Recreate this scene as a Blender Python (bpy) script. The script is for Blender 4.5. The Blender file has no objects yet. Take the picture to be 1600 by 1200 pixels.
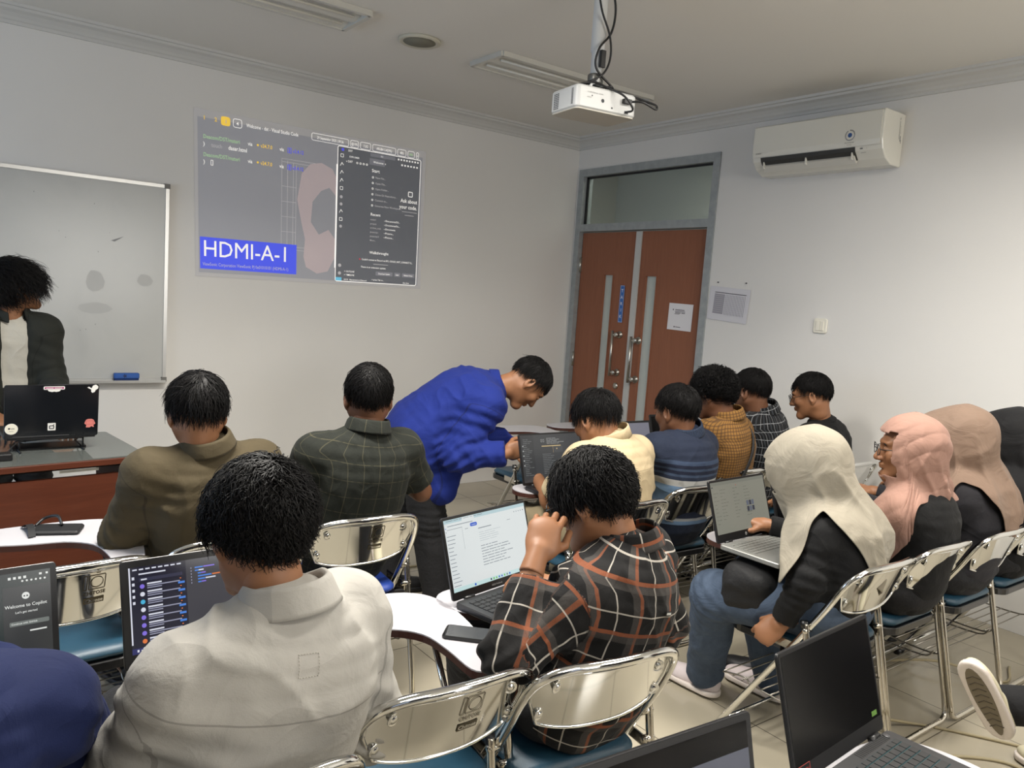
import bpy, math, random
import numpy as np
from mathutils import Matrix, Vector
PI=math.pi
R=math.radians
S=bpy.context.scene
COL=S.collection

# ---------------------------------------------------------------- camera, world, exposure, big lights
def cam_basis(yaw,pitch,roll):
    cy,sy=math.cos(yaw),math.sin(yaw)
    f=Vector((sy*math.cos(pitch),cy*math.cos(pitch),-math.sin(pitch)))
    r=Vector((cy,-sy,0)); u=r.cross(f)
    c,s=math.cos(roll),math.sin(roll)
    return c*r+s*u, -s*r+c*u, f
cd=bpy.data.cameras.new('camera'); cam=bpy.data.objects.new('camera',cd); COL.objects.link(cam)
r_,u_,f_=cam_basis(.64587,.11118,.069613)
cam.matrix_world=Matrix(((r_.x,u_.x,-f_.x,-4.5027),(r_.y,u_.y,-f_.y,-5.2396),(r_.z,u_.z,-f_.z,1.55),(0,0,0,1)))
cd.sensor_fit='HORIZONTAL'; cd.sensor_width=36; cd.lens=1223.5/1600*36; cd.clip_start=.02; cd.clip_end=60
S.camera=cam
S.view_settings.view_transform='Standard'; S.view_settings.look='None'; S.view_settings.gamma=1
S.view_settings.use_curve_mapping=False; S.view_settings.exposure=0.05
W=bpy.data.worlds.new('world'); S.world=W; W.use_nodes=True
W.node_tree.nodes['Background'].inputs[0].default_value=(.62,.76,1,1); W.node_tree.nodes['Background'].inputs[1].default_value=.6
def area(name,loc,target,sx,sy,power,color,spread=180):
    l=bpy.data.lights.new(name,'AREA'); l.shape='RECTANGLE'; l.size=sx; l.size_y=sy; l.energy=power; l.color=color; l.spread=R(spread)
    o=bpy.data.objects.new(name,l); COL.objects.link(o); o.location=loc
    o.rotation_euler=(Vector(target)-Vector(loc)).to_track_quat('-Z','Y').to_euler(); return o
RX0,RY0,CH=-7.2,-8.4,2.92          # room: x RX0..0, y RY0..0
area('daylight_left',(RX0-.12,-1.9,1.62),(0,-2.6,1.45),2.3,1.35,46,(.50,.70,1))
area('daylight_back',(-2.3,RY0-.12,1.72),(-.6,-4.2,2.9),2.2,1.3,95,(1,.96,.89))
LAMPS_ON=[(-1.9,-3.95,58),(-3.7,-3.0,88),(-1.9,-5.9,34),(-3.9,-5.9,20),(-1.9,-7.6,12),(-3.9,-7.6,10)]
for x,y,p in LAMPS_ON: area('ceiling_lamp_light',(x,y,2.875),(x,y,0),1.1,.22,p,(1,.96,.89),150 if y>-3.5 else 164)

# ---------------------------------------------------------------- helpers
def lin(c):
    return tuple([(v/255/12.92 if v/255<=.04045 else ((v/255+.055)/1.055)**2.4) for v in c])+(1,)
MATS={}
def mat(name,c,rough=.6,metal=0,bump=0,bscale=200,var=0,vscale=6,emit=0,spec=.5,trans=0,coat=0,sheen=0):
    if name in MATS: return MATS[name]
    m=bpy.data.materials.new(name); m.use_nodes=True; MATS[name]=m
    nt=m.node_tree; b=nt.nodes['Principled BSDF']; col=lin(c) if max(c)>1.001 or sum(c)==0 else tuple(c)+(1,)
    b.inputs['Base Color'].default_value=col; b.inputs['Roughness'].default_value=rough; b.inputs['Metallic'].default_value=metal
    b.inputs['Specular IOR Level'].default_value=spec; b.inputs['Transmission Weight'].default_value=trans
    b.inputs['Coat Weight'].default_value=coat; b.inputs['Sheen Weight'].default_value=sheen
    if emit: b.inputs['Emission Color'].default_value=col; b.inputs['Emission Strength'].default_value=emit
    if var or bump:
        tc=nt.nodes.new('ShaderNodeTexCoord')
        if var:
            n=nt.nodes.new('ShaderNodeTexNoise'); n.inputs['Scale'].default_value=vscale; n.inputs['Detail'].default_value=5
            nt.links.new(tc.outputs['Object'],n.inputs['Vector'])
            mx=nt.nodes.new('ShaderNodeMix'); mx.data_type='RGBA'; mx.blend_type='MULTIPLY'; mx.inputs[0].default_value=var
            mx.inputs[6].default_value=col; nt.links.new(n.outputs['Fac'],mx.inputs[7]); 
            rp=nt.nodes.new('ShaderNodeMapRange'); rp.inputs[1].default_value=.25; rp.inputs[2].default_value=.75; rp.inputs[3].default_value=.35; rp.inputs[4].default_value=1.25
            nt.links.new(n.outputs['Fac'],rp.inputs[0]); nt.links.new(rp.outputs[0],mx.inputs[7]); nt.links.new(mx.outputs[2],b.inputs['Base Color'])
        if bump:
            n2=nt.nodes.new('ShaderNodeTexNoise'); n2.inputs['Scale'].default_value=bscale; n2.inputs['Detail'].default_value=3
            nt.links.new(tc.outputs['Object'],n2.inputs['Vector'])
            bp=nt.nodes.new('ShaderNodeBump'); bp.inputs['Strength'].default_value=bump; bp.inputs['Distance'].default_value=.01
            nt.links.new(n2.outputs['Fac'],bp.inputs['Height']); nt.links.new(bp.outputs['Normal'],b.inputs['Normal'])
    return m
class N:   # tiny node builder
    def __init__(s,name,rough=.85,sheen=.0):
        s.m=bpy.data.materials.new(name); s.m.use_nodes=True; s.t=s.m.node_tree; s.b=s.t.nodes['Principled BSDF']; s.b.inputs['Roughness'].default_value=rough
        s.b.inputs['Sheen Weight'].default_value=sheen; s.b.inputs['Specular IOR Level'].default_value=.3
        MATS[name]=s.m
    def put(s,sock,v):
        if isinstance(v,(int,float)): sock.default_value=v
        elif isinstance(v,tuple): sock.default_value=v
        else: s.t.links.new(v,sock)
    def math(s,op,a,b=0,c=0):
        n=s.t.nodes.new('ShaderNodeMath'); n.operation=op
        s.put(n.inputs[0],a); s.put(n.inputs[1],b); s.put(n.inputs[2],c); return n.outputs[0]
    def mix(s,f,a,b):
        n=s.t.nodes.new('ShaderNodeMix'); n.data_type='RGBA'; s.put(n.inputs[0],f); s.put(n.inputs[6],a); s.put(n.inputs[7],b); return n.outputs[2]
    def uv(s):
        n=s.t.nodes.new('ShaderNodeUVMap'); n.uv_map='UVMap'; x=s.t.nodes.new('ShaderNodeSeparateXYZ'); s.t.links.new(n.outputs[0],x.inputs[0]); return x.outputs[0],x.outputs[1],n.outputs[0]
    def attr(s,a):
        n=s.t.nodes.new('ShaderNodeAttribute'); n.attribute_name=a; return n.outputs['Fac']
    def obj(s): return s.t.nodes.new('ShaderNodeTexCoord').outputs['Object']
    def noise(s,vec,scale,detail=3,dist=0):
        n=s.t.nodes.new('ShaderNodeTexNoise'); n.inputs['Scale'].default_value=scale; n.inputs['Detail'].default_value=detail; n.inputs['Distortion'].default_value=dist
        s.t.links.new(vec,n.inputs['Vector']); return n.outputs['Fac']
    def stripe(s,x,period,off,width):   # 1 inside a stripe of width at offset every period
        a=s.math('ADD',x,1000*period-off); a=s.math('MODULO',a,period); a=s.math('SUBTRACT',a,width); 
        return s.math('LESS_THAN',a,0.)
    def line(s,x,c,w): return s.math('LESS_THAN',s.math('ABSOLUTE',s.math('SUBTRACT',x,c)),w)
    def bump(s,h,dist,strength=1.0,prev=None):
        n=s.t.nodes.new('ShaderNodeBump'); n.inputs['Distance'].default_value=dist; n.inputs['Strength'].default_value=strength; s.put(n.inputs['Height'],h)
        if prev is not None: s.t.links.new(prev,n.inputs['Normal'])
        return n.outputs[0]
    def wrinkle(s,o,prev=None):
        a=s.noise(o,4.0,1,1.2); r=s.math('SUBTRACT',1,s.math('ABSOLUTE',s.math('SUBTRACT',s.math('MULTIPLY',a,2),1))); r=s.math('POWER',r,5)
        b=s.noise(o,10,1,1.0); q=s.math('SUBTRACT',1,s.math('ABSOLUTE',s.math('SUBTRACT',s.math('MULTIPLY',b,2),1))); q=s.math('POWER',q,8)
        return s.bump(s.math('ADD',r,s.math('MULTIPLY',q,.12)),.006,.45,prev)
    def done(s,col,h=None):
        s.put(s.b.inputs['Base Color'],col)
        if h is not None: s.t.links.new(h,s.b.inputs['Normal'])
        return s.m

def tag(o,label=None,cat=None,group=None,kind=None):
    if label: o['label']=label
    if cat: o['category']=cat
    if group: o['group']=group
    if kind: o['kind']=kind
    return o
def empty(name,loc=(0,0,0),rz=0,label=None,cat=None,group=None):
    o=bpy.data.objects.new(name,None); COL.objects.link(o); o.location=loc; o.rotation_euler=(0,0,rz); o.empty_display_size=.05
    return tag(o,label,cat,group)
def link(name,me,m=None,parent=None,smooth=False):
    if m is not None:
        for x in (m if isinstance(m,(list,tuple)) else [m]): me.materials.append(x)
    if smooth: me.polygons.foreach_set('use_smooth',np.ones(len(me.polygons),bool))
    o=bpy.data.objects.new(name,me); COL.objects.link(o)
    if parent: o.parent=parent
    return o
def quadmesh(name,V,F,uv=None,attrs=None,mi=None):
    V=np.asarray(V,np.float32); F=np.asarray(F,np.int32); k=F.shape[1]
    me=bpy.data.meshes.new(name); me.vertices.add(len(V)); me.vertices.foreach_set('co',V.ravel())
    me.loops.add(F.size); me.loops.foreach_set('vertex_index',F.ravel())
    me.polygons.add(len(F)); me.polygons.foreach_set('loop_start',np.arange(0,F.size,k,dtype=np.int32))
    if mi is not None: me.polygons.foreach_set('material_index',np.asarray(mi,np.int32))
    me.update(calc_edges=True)
    if uv is not None:
        l=me.uv_layers.new(name='UVMap'); l.data.foreach_set('uv',np.asarray(uv,np.float32).ravel())
    for n,a in (attrs or {}).items():
        t=me.attributes.new(n,'FLOAT','POINT'); t.data.foreach_set('value',np.asarray(a,np.float32))
    return me
class MB:
    def __init__(s): s.v=[]; s.f=[]; s.mi=[]; s.sm=[]
    def add(s,V,F,mi=0,smooth=False):
        n=len(s.v); s.v+= [tuple(p) for p in V]; s.f+=[[i+n for i in f] for f in F]; s.mi+=[mi]*len(F); s.sm+=[smooth]*len(F); return s
    def box(s,x0,x1,y0,y1,z0,z1,mi=0,M=None):
        V=[(x,y,z) for x in (x0,x1) for y in (y0,y1) for z in (z0,z1)]
        if M is not None: V=[M@Vector(p) for p in V]
        return s.add(V,[(0,1,3,2),(4,6,7,5),(0,4,5,1),(2,3,7,6),(0,2,6,4),(1,5,7,3)],mi)
    def prism(s,poly,z0,z1,mi=0,M=None,bev=0,smooth=False):
        n=len(poly); V=[];F=[]
        P=np.array(poly,float); c=P.mean(0)
        levels=[(z0,0),(z1,0)] if not bev else [(z0,-bev),(z0+bev,0),(z1-bev,0),(z1,-bev)]
        E=[]
        for i in range(n):
            a=P[i]-P[i-1]; b=P[(i+1)%n]-P[i]
            na=np.array([a[1],-a[0]])/(np.hypot(*a)+1e-9); nb=np.array([b[1],-b[0]])/(np.hypot(*b)+1e-9)
            m=na+nb; E.append(m/(np.hypot(*m)+1e-9))
        E=np.array(E)
        area2=sum(P[i-1][0]*P[i][1]-P[i][0]*P[i-1][1] for i in range(n))
        if area2<0: E=-E
        for z,o in levels:
            for i in range(n):
                q=P[i]+E[i]*o; V.append((q[0],q[1],z))
        for l in range(len(levels)-1):
            for i in range(n):
                j=(i+1)%n; f=(l*n+i,l*n+j,(l+1)*n+j,(l+1)*n+i); F.append(f if area2>0 else f[::-1])
        t=(len(levels)-1)*n
        F.append(list(range(n))[::-1] if area2>0 else list(range(n))); F.append([t+i for i in range(n)] if area2>0 else [t+i for i in range(n)][::-1])
        if M is not None: V=[M@Vector(p) for p in V]
        return s.add(V,F,mi,smooth)
    def tube(s,pts,r,n=8,mi=0,caps=True,closed=False,M=None):
        P=[Vector(p) for p in pts]; m=len(P); rr=r if isinstance(r,(list,tuple)) else [r]*m
        V=[];F=[]; up=None
        for i in range(m):
            if closed: t=(P[(i+1)%m]-P[i-1]).normalized()
            else: t=((P[min(i+1,m-1)]-P[max(i-1,0)])).normalized()
            if up is None:
                up=Vector((0,0,1)) if abs(t.z)<.9 else Vector((1,0,0))
            a=(up-t*up.dot(t)); 
            if a.length<1e-6: a=t.orthogonal()
            a.normalize(); b=t.cross(a); up=a
            for k in range(n):
                g=2*PI*k/n; V.append(P[i]+(a*math.cos(g)+b*math.sin(g))*rr[i])
        for i in range(m if closed else m-1):
            for k in range(n):
                j=(i+1)%m; F.append((i*n+k,i*n+(k+1)%n,j*n+(k+1)%n,j*n+k))
        if caps and not closed: F.append(list(range(n))[::-1]); F.append([(m-1)*n+k for k in range(n)])
        if M is not None: V=[M@p for p in V]
        return s.add(V,F,mi,True)
    def lathe(s,prof,n=24,mi=0,M=None,smooth=True):
        V=[];F=[]; m=len(prof)
        for r,z in prof:
            for k in range(n): V.append(Vector((r*math.cos(2*PI*k/n),r*math.sin(2*PI*k/n),z)))
        for i in range(m-1):
            for k in range(n): F.append((i*n+k,i*n+(k+1)%n,(i+1)*n+(k+1)%n,(i+1)*n+k))
        F.append(list(range(n))[::-1]); F.append([(m-1)*n+k for k in range(n)])
        if M is not None: V=[M@p for p in V]
        return s.add(V,F,mi,smooth)
    def grid(s,fn,nu,nv,mi=0,smooth=True):
        V=[fn(i/nu,j/nv) for j in range(nv+1) for i in range(nu+1)]
        return s.add(V,[(j*(nu+1)+i,j*(nu+1)+i+1,(j+1)*(nu+1)+i+1,(j+1)*(nu+1)+i) for j in range(nv) for i in range(nu)],mi,smooth)
    def build(s,name,m,parent=None,kind=None):
        me=bpy.data.meshes.new(name); me.from_pydata([tuple(p) for p in s.v],[],s.f); 
        me.polygons.foreach_set('material_index',s.mi); me.polygons.foreach_set('use_smooth',s.sm); me.update()
        o=link(name,me,m,parent)
        if kind: o['kind']=kind
        return o
def rrect(x0,x1,y0,y1,r,n=5):
    out=[]
    for cx,cy,a in ((x1-r,y1-r,0),(x0+r,y1-r,90),(x0+r,y0+r,180),(x1-r,y0+r,270)):
        for k in range(n+1):
            g=R(a+90*k/n); out.append((cx+r*math.cos(g),cy+r*math.sin(g)))
    return out
def spline(pts,n=8):
    P=[Vector(p) for p in pts]; out=[]
    for i in range(len(P)-1):
        a,b=P[i],P[i+1]; p0=P[i-1] if i else a*2-b; p3=P[i+2] if i+2<len(P) else b*2-a
        for k in range(n):
            t=k/n; out.append(.5*((2*a)+(b-p0)*t+(2*p0-5*a+4*b-p3)*t*t+(3*a-p0-3*b+p3)*t**3))
    out.append(P[-1]); return out
def frame(o,x,y,z=None):
    """matrix from origin, x axis, y axis"""
    X=Vector(x).normalized(); Y=Vector(y); Z=X.cross(Y).normalized(); Y=Z.cross(X)
    return Matrix(((X.x,Y.x,Z.x,o[0]),(X.y,Y.y,Z.y,o[1]),(X.z,Y.z,Z.z,o[2]),(0,0,0,1)))
_tc={}
def textgeo(s,bold=False):
    key=(s,bold)
    if key not in _tc:
        cu=bpy.data.curves.new('t','FONT'); cu.body=s; cu.size=1; cu.resolution_u=2
        if bold: cu.offset=.012
        o=bpy.data.objects.new('t',cu); COL.objects.link(o); dg=bpy.context.evaluated_depsgraph_get(); dg.update()
        me=bpy.data.meshes.new_from_object(o.evaluated_get(dg)); V=[tuple(v.co) for v in me.vertices]; F=[tuple(p.vertices) for p in me.polygons]
        bpy.data.objects.remove(o); bpy.data.curves.remove(cu); bpy.data.meshes.remove(me); _tc[key]=(V,F)
    return _tc[key]
class Canvas:
    """flat drawing on a surface: u right, v down from the top left corner, in metres; M maps (u,-v,layer) to 3-D"""
    def __init__(s): s.mb=MB(); s.mats=[]; s.k=0
    def mi(s,m):
        if m not in s.mats: s.mats.append(m)
        return s.mats.index(m)
    def rect(s,u,v,w,h,m,z=1,r=0):
        P=rrect(u,u+w,-v-h,-v,r,3) if r else [(u,-v-h),(u+w,-v-h),(u+w,-v),(u,-v)]
        s.mb.add([(p[0],p[1],z*.00025) for p in P],[list(range(len(P)))],s.mi(m)); return s
    def outline(s,u,v,w,h,m,t=.002,r=0,z=2):
        a=rrect(u,u+w,-v-h,-v,max(r,t*1.01),3); b=rrect(u+t,u+w-t,-v-h+t,-v-t,max(r-t,t*.01),3); n=len(a)
        s.mb.add([(p[0],p[1],z*.00025) for p in a+b],[(i,(i+1)%n,n+(i+1)%n,n+i) for i in range(n)],s.mi(m)); return s
    def poly(s,pts,m,z=1): s.mb.add([(p[0],-p[1],z*.00025) for p in pts],[list(range(len(pts)))[::-1]],s.mi(m)); return s
    def disc(s,u,v,r,m,z=2,n=16): return s.poly([(u+r*math.cos(2*PI*k/n),v+r*math.sin(2*PI*k/n)) for k in range(n)],m,z)
    def text(s,u,v,t,size,m,z=3,bold=False,sx=1,align='l'):
        V,F=textgeo(t,bold)
        if not V: return s
        w=max(p[0] for p in V)*size*sx; o=0 if align=='l' else (-w/2 if align=='c' else -w)
        s.mb.add([(u+o+p[0]*size*sx,-v+p[1]*size,z*.00025) for p in V],F,s.mi(m)); return s
    def line(s,pts,w,m,z=2):
        for a,b in zip(pts,pts[1:]):
            d=np.array(b)-np.array(a); n=np.array([-d[1],d[0]])/(np.hypot(*d)+1e-9)*w/2
            s.poly([tuple(np.array(a)+n),tuple(np.array(b)+n),tuple(np.array(b)-n),tuple(np.array(a)-n)],m,z)
        return s
    def build(s,name,M,parent=None):
        o=s.mb.build(name,s.mats,parent); o.data.transform(M); return o

# ---------------------------------------------------------------- room
def build_room():
    n=N('wall_paint',.55); v=n.obj(); c=n.mix(n.noise(v,1.3,4),lin((214,212,208)),lin((222,220,216)))
    wall=n.done(c,n.bump(n.noise(v,90,3),.0006,.5))
    n=N('ceiling_paint',.8); v=n.obj(); c=n.mix(n.noise(v,.8,3),lin((214,212,206)),lin((222,219,213))); ceil=n.done(c,n.bump(n.noise(v,60,2),.0005,.4))
    n=N('floor_tile',.16); v=n.obj(); br=n.t.nodes.new('ShaderNodeTexBrick'); br.offset=0; br.squash=1
    br.inputs['Scale'].default_value=1; br.inputs['Brick Width'].default_value=.4; br.inputs['Row Height'].default_value=.4; br.inputs['Mortar Size'].default_value=.0022
    br.inputs['Color1'].default_value=lin((176,168,149)); br.inputs['Color2'].default_value=lin((169,161,143)); br.inputs['Mortar'].default_value=lin((84,78,68)); n.t.links.new(v,br.inputs['Vector'])
    c=n.mix(n.math('MULTIPLY',n.noise(v,3,6),.35),br.outputs['Color'],lin((122,114,98))); n.b.inputs['Specular IOR Level'].default_value=.5
    floor=n.done(c,n.bump(br.outputs['Fac'],-.0008,.6))
    T=.15
    def struct(name,mb,m): return mb.build(name,m,kind='structure')
    struct('floor',MB().box(RX0-T,T,RY0-T,T,-.1,0),floor)
    struct('ceiling',MB().box(RX0-T,T,RY0-T,T,CH,CH+.1),ceil)
    struct('wall_front',MB().box(RX0-T,T,0,T,0,CH),wall)
    # right wall with door opening y -1.53..-.03, z 0..2.66
    struct('wall_right',MB().box(0,T,RY0-T,-1.53,0,CH).box(0,T,-1.53,-.03,2.66,CH).box(0,T,-.03,0,0,CH),wall)
    struct('wall_left',MB().box(RX0-T,RX0,RY0,-3.1,0,CH).box(RX0-T,RX0,-.7,0,0,CH).box(RX0-T,RX0,-3.1,-.7,0,.9).box(RX0-T,RX0,-3.1,-.7,2.35,CH),wall)
    bw=mat('back_wall_dark',(112,100,86),.7)  # unseen wall, its dark tone invented to dim the chrome reflections
    struct('wall_back',MB().box(RX0,-5.5,RY0-T,RY0,0,CH).box(-1.1,0,RY0-T,RY0,0,CH).box(-5.5,-1.1,RY0-T,RY0,0,1.0).box(-5.5,-1.1,RY0-T,RY0,2.45,CH),bw)
    fr=mat('aluminium_frame',(158,162,163),.4,.5,var=.3,vscale=25)
    m=MB(); 
    for y in (-3.1,-1.92,-.74): m.box(RX0-.08,RX0-.02,y,y+.04,.9,2.35)
    for z in (.9,2.31): m.box(RX0-.08,RX0-.02,-3.1,-.7,z,z+.04)
    struct('window_1',m,fr)
    m=MB()
    for x in (-5.5,-4.05,-2.6,-1.14): m.box(x,x+.04,RY0-.08,RY0-.02,1.0,2.45)
    for z in (1.0,2.41): m.box(-5.5,-1.1,RY0-.08,RY0-.02,z,z+.04)
    struct('window_2',m,fr)
    # crown moulding profile (d from wall, z)
    crown=mat('crown_paint',(196,195,191),.6)
    prof=[(0,2.826),(.012,2.826),(.014,2.842),(.022,2.848),(.03,2.862),(.05,2.88),(.075,2.89),(.08,2.903),(.094,2.905),(.098,2.92),(0,2.92)]
    def run(name,f,a,b):
        V=[];k=len(prof)
        for t in (a,b):
            for d,z in prof: V.append(f(t,d,z))
        m=MB(); m.add(V,[(i,(i+1)%k,k+(i+1)%k,k+i) for i in range(k)]+[list(range(k))[::-1],list(range(k,2*k))]); struct(name,m,crown)
    run('trim_1',lambda t,d,z:(t,-d,z),RX0,0); run('trim_2',lambda t,d,z:(-d,t,z),RY0,0)
    # hallway beyond the door: seen through the transom glass and panes
    hall=mat('hallway_paint',(196,194,184),.8)
    struct('wall_hallway',MB().box(1.9,2.0,-3.5,1.6,0,3.2).box(T,2.0,1.5,1.6,0,3.2).box(T,2.0,-3.5,-3.4,0,3.2),hall)
    struct('ceiling_hallway',MB().box(T,2.0,-3.5,1.6,3.1,3.2),hall); struct('floor_hallway',MB().box(T,2.0,-3.5,1.6,-.1,0),floor)
    l=area('hallway_lamp',(1.0,-1,3.05),(1,-1,0),1.2,.6,20,(1,.98,.92))
    # door
    wood=N('door_veneer',.38); v=wood.obj(); mp=wood.t.nodes.new('ShaderNodeMapping'); mp.inputs['Scale'].default_value=(8,8,.6); wood.t.links.new(v,mp.inputs[0])
    g=wood.noise(mp.outputs[0],6,6,1.2); woodm=wood.done(wood.mix(g,lin((128,80,58)),lin((150,97,72))))
    glass=mat('pane_glass',(222,232,226),.04,trans=1,spec=.5); frost=mat('frosted_glass',(214,220,214),.5,trans=.35)
    steel=mat('brushed_steel',(190,188,180),.3,1)
    fr2=N('galvanised_frame',.5); v=fr2.obj(); fr2.b.inputs['Metallic'].default_value=.35
    frm=fr2.done(fr2.mix(fr2.noise(v,18,5,.6),lin((140,146,148)),lin((178,182,182))))
    f=MB().box(-.012,.1,-1.53,-1.47,0,2.66).box(-.012,.1,-.09,-.03,0,2.66).box(-.012,.1,-1.47,-.09,2.60,2.66).box(-.012,.1,-1.47,-.09,2.14,2.20)
    struct('door_1_frame',f,frm); 
    g=MB().box(.04,.046,-1.47,-.09,2.20,2.60); struct('window_3',g,glass)
    gl=MB().box(.028,.04,-.115,-.09,2.20,2.60).box(.028,.04,-1.47,-.09,2.585,2.60); struct('trim_3',gl,mat('black_gasket',(25,25,25),.6))
    def leaf(name,y0,y1,py0,py1,label):   # y0<y1
        root=empty(name,(0.03,(y0+y1)/2,0)); root['kind']='structure'; c=(y0+y1)/2
        m=MB().box(0,.04,y0-c,py0-c,.01,2.13).box(0,.04,py1-c,y1-c,.01,2.13).box(0,.04,py0-c,py1-c,.01,.55).box(0,.04,py0-c,py1-c,1.78,2.13)
        m.build('door_panel',woodm,root)
        MB().box(.016,.024,py0-c,py1-c,.55,1.78).build('vision_glass',frost,root)
        b=.012; 
        MB().box(-.004,.0,py0-c-b,py0-c,.54,1.79).box(-.004,.0,py1-c,py1-c+b,.54,1.79).box(-.004,.0,py0-c,py1-c,1.78,1.79).build('glazing_bead',woodm,root)
        return root,c
    a,ca=leaf('door_1',-.735,-.095,-.50,-.40,'')
    b,cb=leaf('door_2',-1.465,-.80,-.985,-.875,'')
    def hw(root,c,y,zs,key):
        for z in zs:
            M=Matrix.Translation((-.002,y-c,z))@Matrix.Rotation(-PI/2,4,'Y')
            MB().lathe([(.030,0),(.030,.006),(.018,.008),(.014,.03),(.02,.034),(.02,.05),(.012,.056)],20,M=M).build('rosette',steel,root)
        MB().tube([(-.052,y-c+.035,zs[0]+.03),(-.052,y-c+.035,zs[1]-.03)],.011,10).tube([(-.045,y-c,zs[0]),(-.052,y-c+.036,zs[0])],.008,8).tube([(-.045,y-c,zs[1]),(-.052,y-c+.036,zs[1])],.008,8).build('pull_handle',steel,root)
        if key: MB().lathe([(.026,0),(.026,.008),(.012,.012)],20,M=Matrix.Translation((-.002,y-c,key))@Matrix.Rotation(-PI/2,4,'Y')).build('keyhole_plate',steel,root)
    hw(a,ca,-.64,(1.30,.99),.88); hw(b,cb,-.855,(1.27,.96),None)
    for root,c,y in ((a,ca,-.095),(b,cb,-1.465)):
        for z in (1.86,1.05,.25): MB().box(-.012,.0,y-c-.012,y-c+.012,z-.06,z+.06).tube([(-.012,y-c,z-.06),(-.012,y-c,z+.06)],.008,8).build('hinge',steel,root)
    struct('trim_4',MB().box(.02,.06,-.798,-.738,0,2.13),mat('door_edge_white',(190,190,186),.5))
    # blue PUSH/PULL strip
    blue=mat('blue_sticker',(52,104,178),.5); wt=mat('white_print',(232,232,232),.6)
    c_=Canvas(); c_.rect(0,0,.05,.30,blue,1); c_.outline(.003,.003,.044,.294,wt,.002,z=2)
    for i,ch in enumerate('TARIK'): c_.text(.025,.055+i*.052,ch,.036,wt,3,True,align='c')
    o=c_.build('door_sticker',frame((.026-.001,-.605,1.70),(0,-1,0),(0,0,1)))
    tag(o,'narrow blue vertical sticker with white letters above the left door handle','sticker')
    # QR notice (code left out)
    pap=mat('paper_white',(222,220,222),.8); ink=mat('grey_ink',(95,92,98),.8); lav=mat('pale_ink',(150,148,156),.8)
    c_=Canvas(); c_.rect(0,0,.235,.20,pap,1); c_.rect(.065,.045,.09,.006,ink,2).rect(.062,.057,.10,.005,ink,2).rect(.066,.067,.055,.006,ink,2).rect(.127,.067,.035,.006,ink,2).rect(.06,.077,.05,.004,ink,2).disc(.045,.048,.006,ink,2).disc(.07,.176,.006,ink,2).rect(.08,.174,.05,.005,ink,2)
    o=c_.build('paper_notice',frame((.029-.002,-1.145,1.585),(0,-1,-.02),(0,-.02,1))); tag(o,'white paper notice taped to the right leaf of the wooden door','paper')
    # schedule sheet on wall
    pl=mat('plastic_sleeve',(206,205,210),.25)
    c_=Canvas(); c_.rect(0,0,.345,.235,pl,1,.006); c_.rect(.045,.038,.27,.155,mat('sheet_white',(212,211,216),.7),2); c_.rect(.045,.038,.27,.006,ink,3)
    c_.rect(.045,.05,.09,.14,lav,3)
    for i in range(14): c_.rect(.142+i*.0125,.05,.006,.142,lav,3)
    for i in range(9): c_.rect(.045,.062+i*.014,.27,.0015,pl,4)
    root=empty('schedule_sheet',(-.004,-1.72,1.62),label='printed timetable in a clear plastic sleeve on the wall right of the door',cat='paper')
    o=c_.build('sheet',frame((0,.17,.105),(0,-1,-.06),(0,-.06,1)),root)
    for y in (.11,-.13): MB().lathe([(.004,0),(.004,.01)],8,M=Matrix.Translation((.003,y,.13))@Matrix.Rotation(-PI/2,4,'Y')).build('pin',mat('pin_dark',(40,38,38),.4),root)
    # switch
    root=empty('light_switch',(0,-2.44,1.50),label='small cream double light switch on the white right wall',cat='switch')
    cream=mat('switch_plastic',(226,222,208),.3); M=frame((-.0005,0,0),(0,-1,0),(0,0,1))
    MB().prism(rrect(-.046,.046,-.046,.046,.014),0,.011,bev=.003,M=M).build('plate',cream,root)
    for k in (-1,1): MB().prism(rrect(k*.0145-.013,k*.0145+.013,-.03,.03,.004),.011,.0155 ,bev=.0015,M=M).build('rocker',cream,root)
    # whiteboard
    root=empty('whiteboard',(-4.5,0,.87),label='large wall whiteboard with aluminium frame behind the instructor',cat='whiteboard')
    n=N('whiteboard_surface',.22); v=n.obj(); sm=n.math('POWER',n.noise(v,2.2,5,.8),4)
    wb=n.done(n.mix(sm,lin((188,188,184)),lin((150,150,148))))
    MB().box(-1.2,1.185,-.018,-.006,.015,1.195).build('board',wb,root)
    al=mat('aluminium',(188,188,186),.32,.85)
    m=MB().box(-1.22,1.2,-.026,-.002,1.19,1.21).box(-1.22,1.2,-.026,-.002,0,.02).box(-1.22,-1.195,-.026,-.002,.02,1.19).box(1.18,1.2,-.026,-.002,.02,1.19); m.build('board_frame',al,root)
    m=MB().box(-1.0,1.19,-.07,-.026,-.004,.004).box(-1.0,1.19,-.073,-.07,-.004,.012); m.build('marker_tray',al,root)
    gp=mat('grey_corner',(110,108,104),.5)
    for z in (0,1.19): MB().box(1.172,1.204,-.03,-.001,z-.003,z+.026).build('corner_cap',gp,root)
    # ghost smudges
    M=frame((0,-.0183,0),(1,0,0),(0,0,1)); c_=Canvas(); sd=mat('faint_smudge',(172,172,169),.35)
    rnd=random.Random(3)
    for (u,z,w,h) in ((.42,.62,.10,.09),(.80,.60,.09,.12),(.80,.44,.16,.06),(.42,.47,.16,.06),(1.07,.62,.08,.07)):
        c_.poly([(u+w/2*math.cos(t*.6)*(1+.2*rnd.random()),-z+h/2*math.sin(t*.6)*(1+.2*rnd.random())) for t in range(10)],sd,1)
    sk=mat('smudge_dark',(128,128,128),.5); c_.poly([(.88,-.845),(.95,-.875),(.93,-.86),(.90,-.84)],sk,1)
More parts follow.
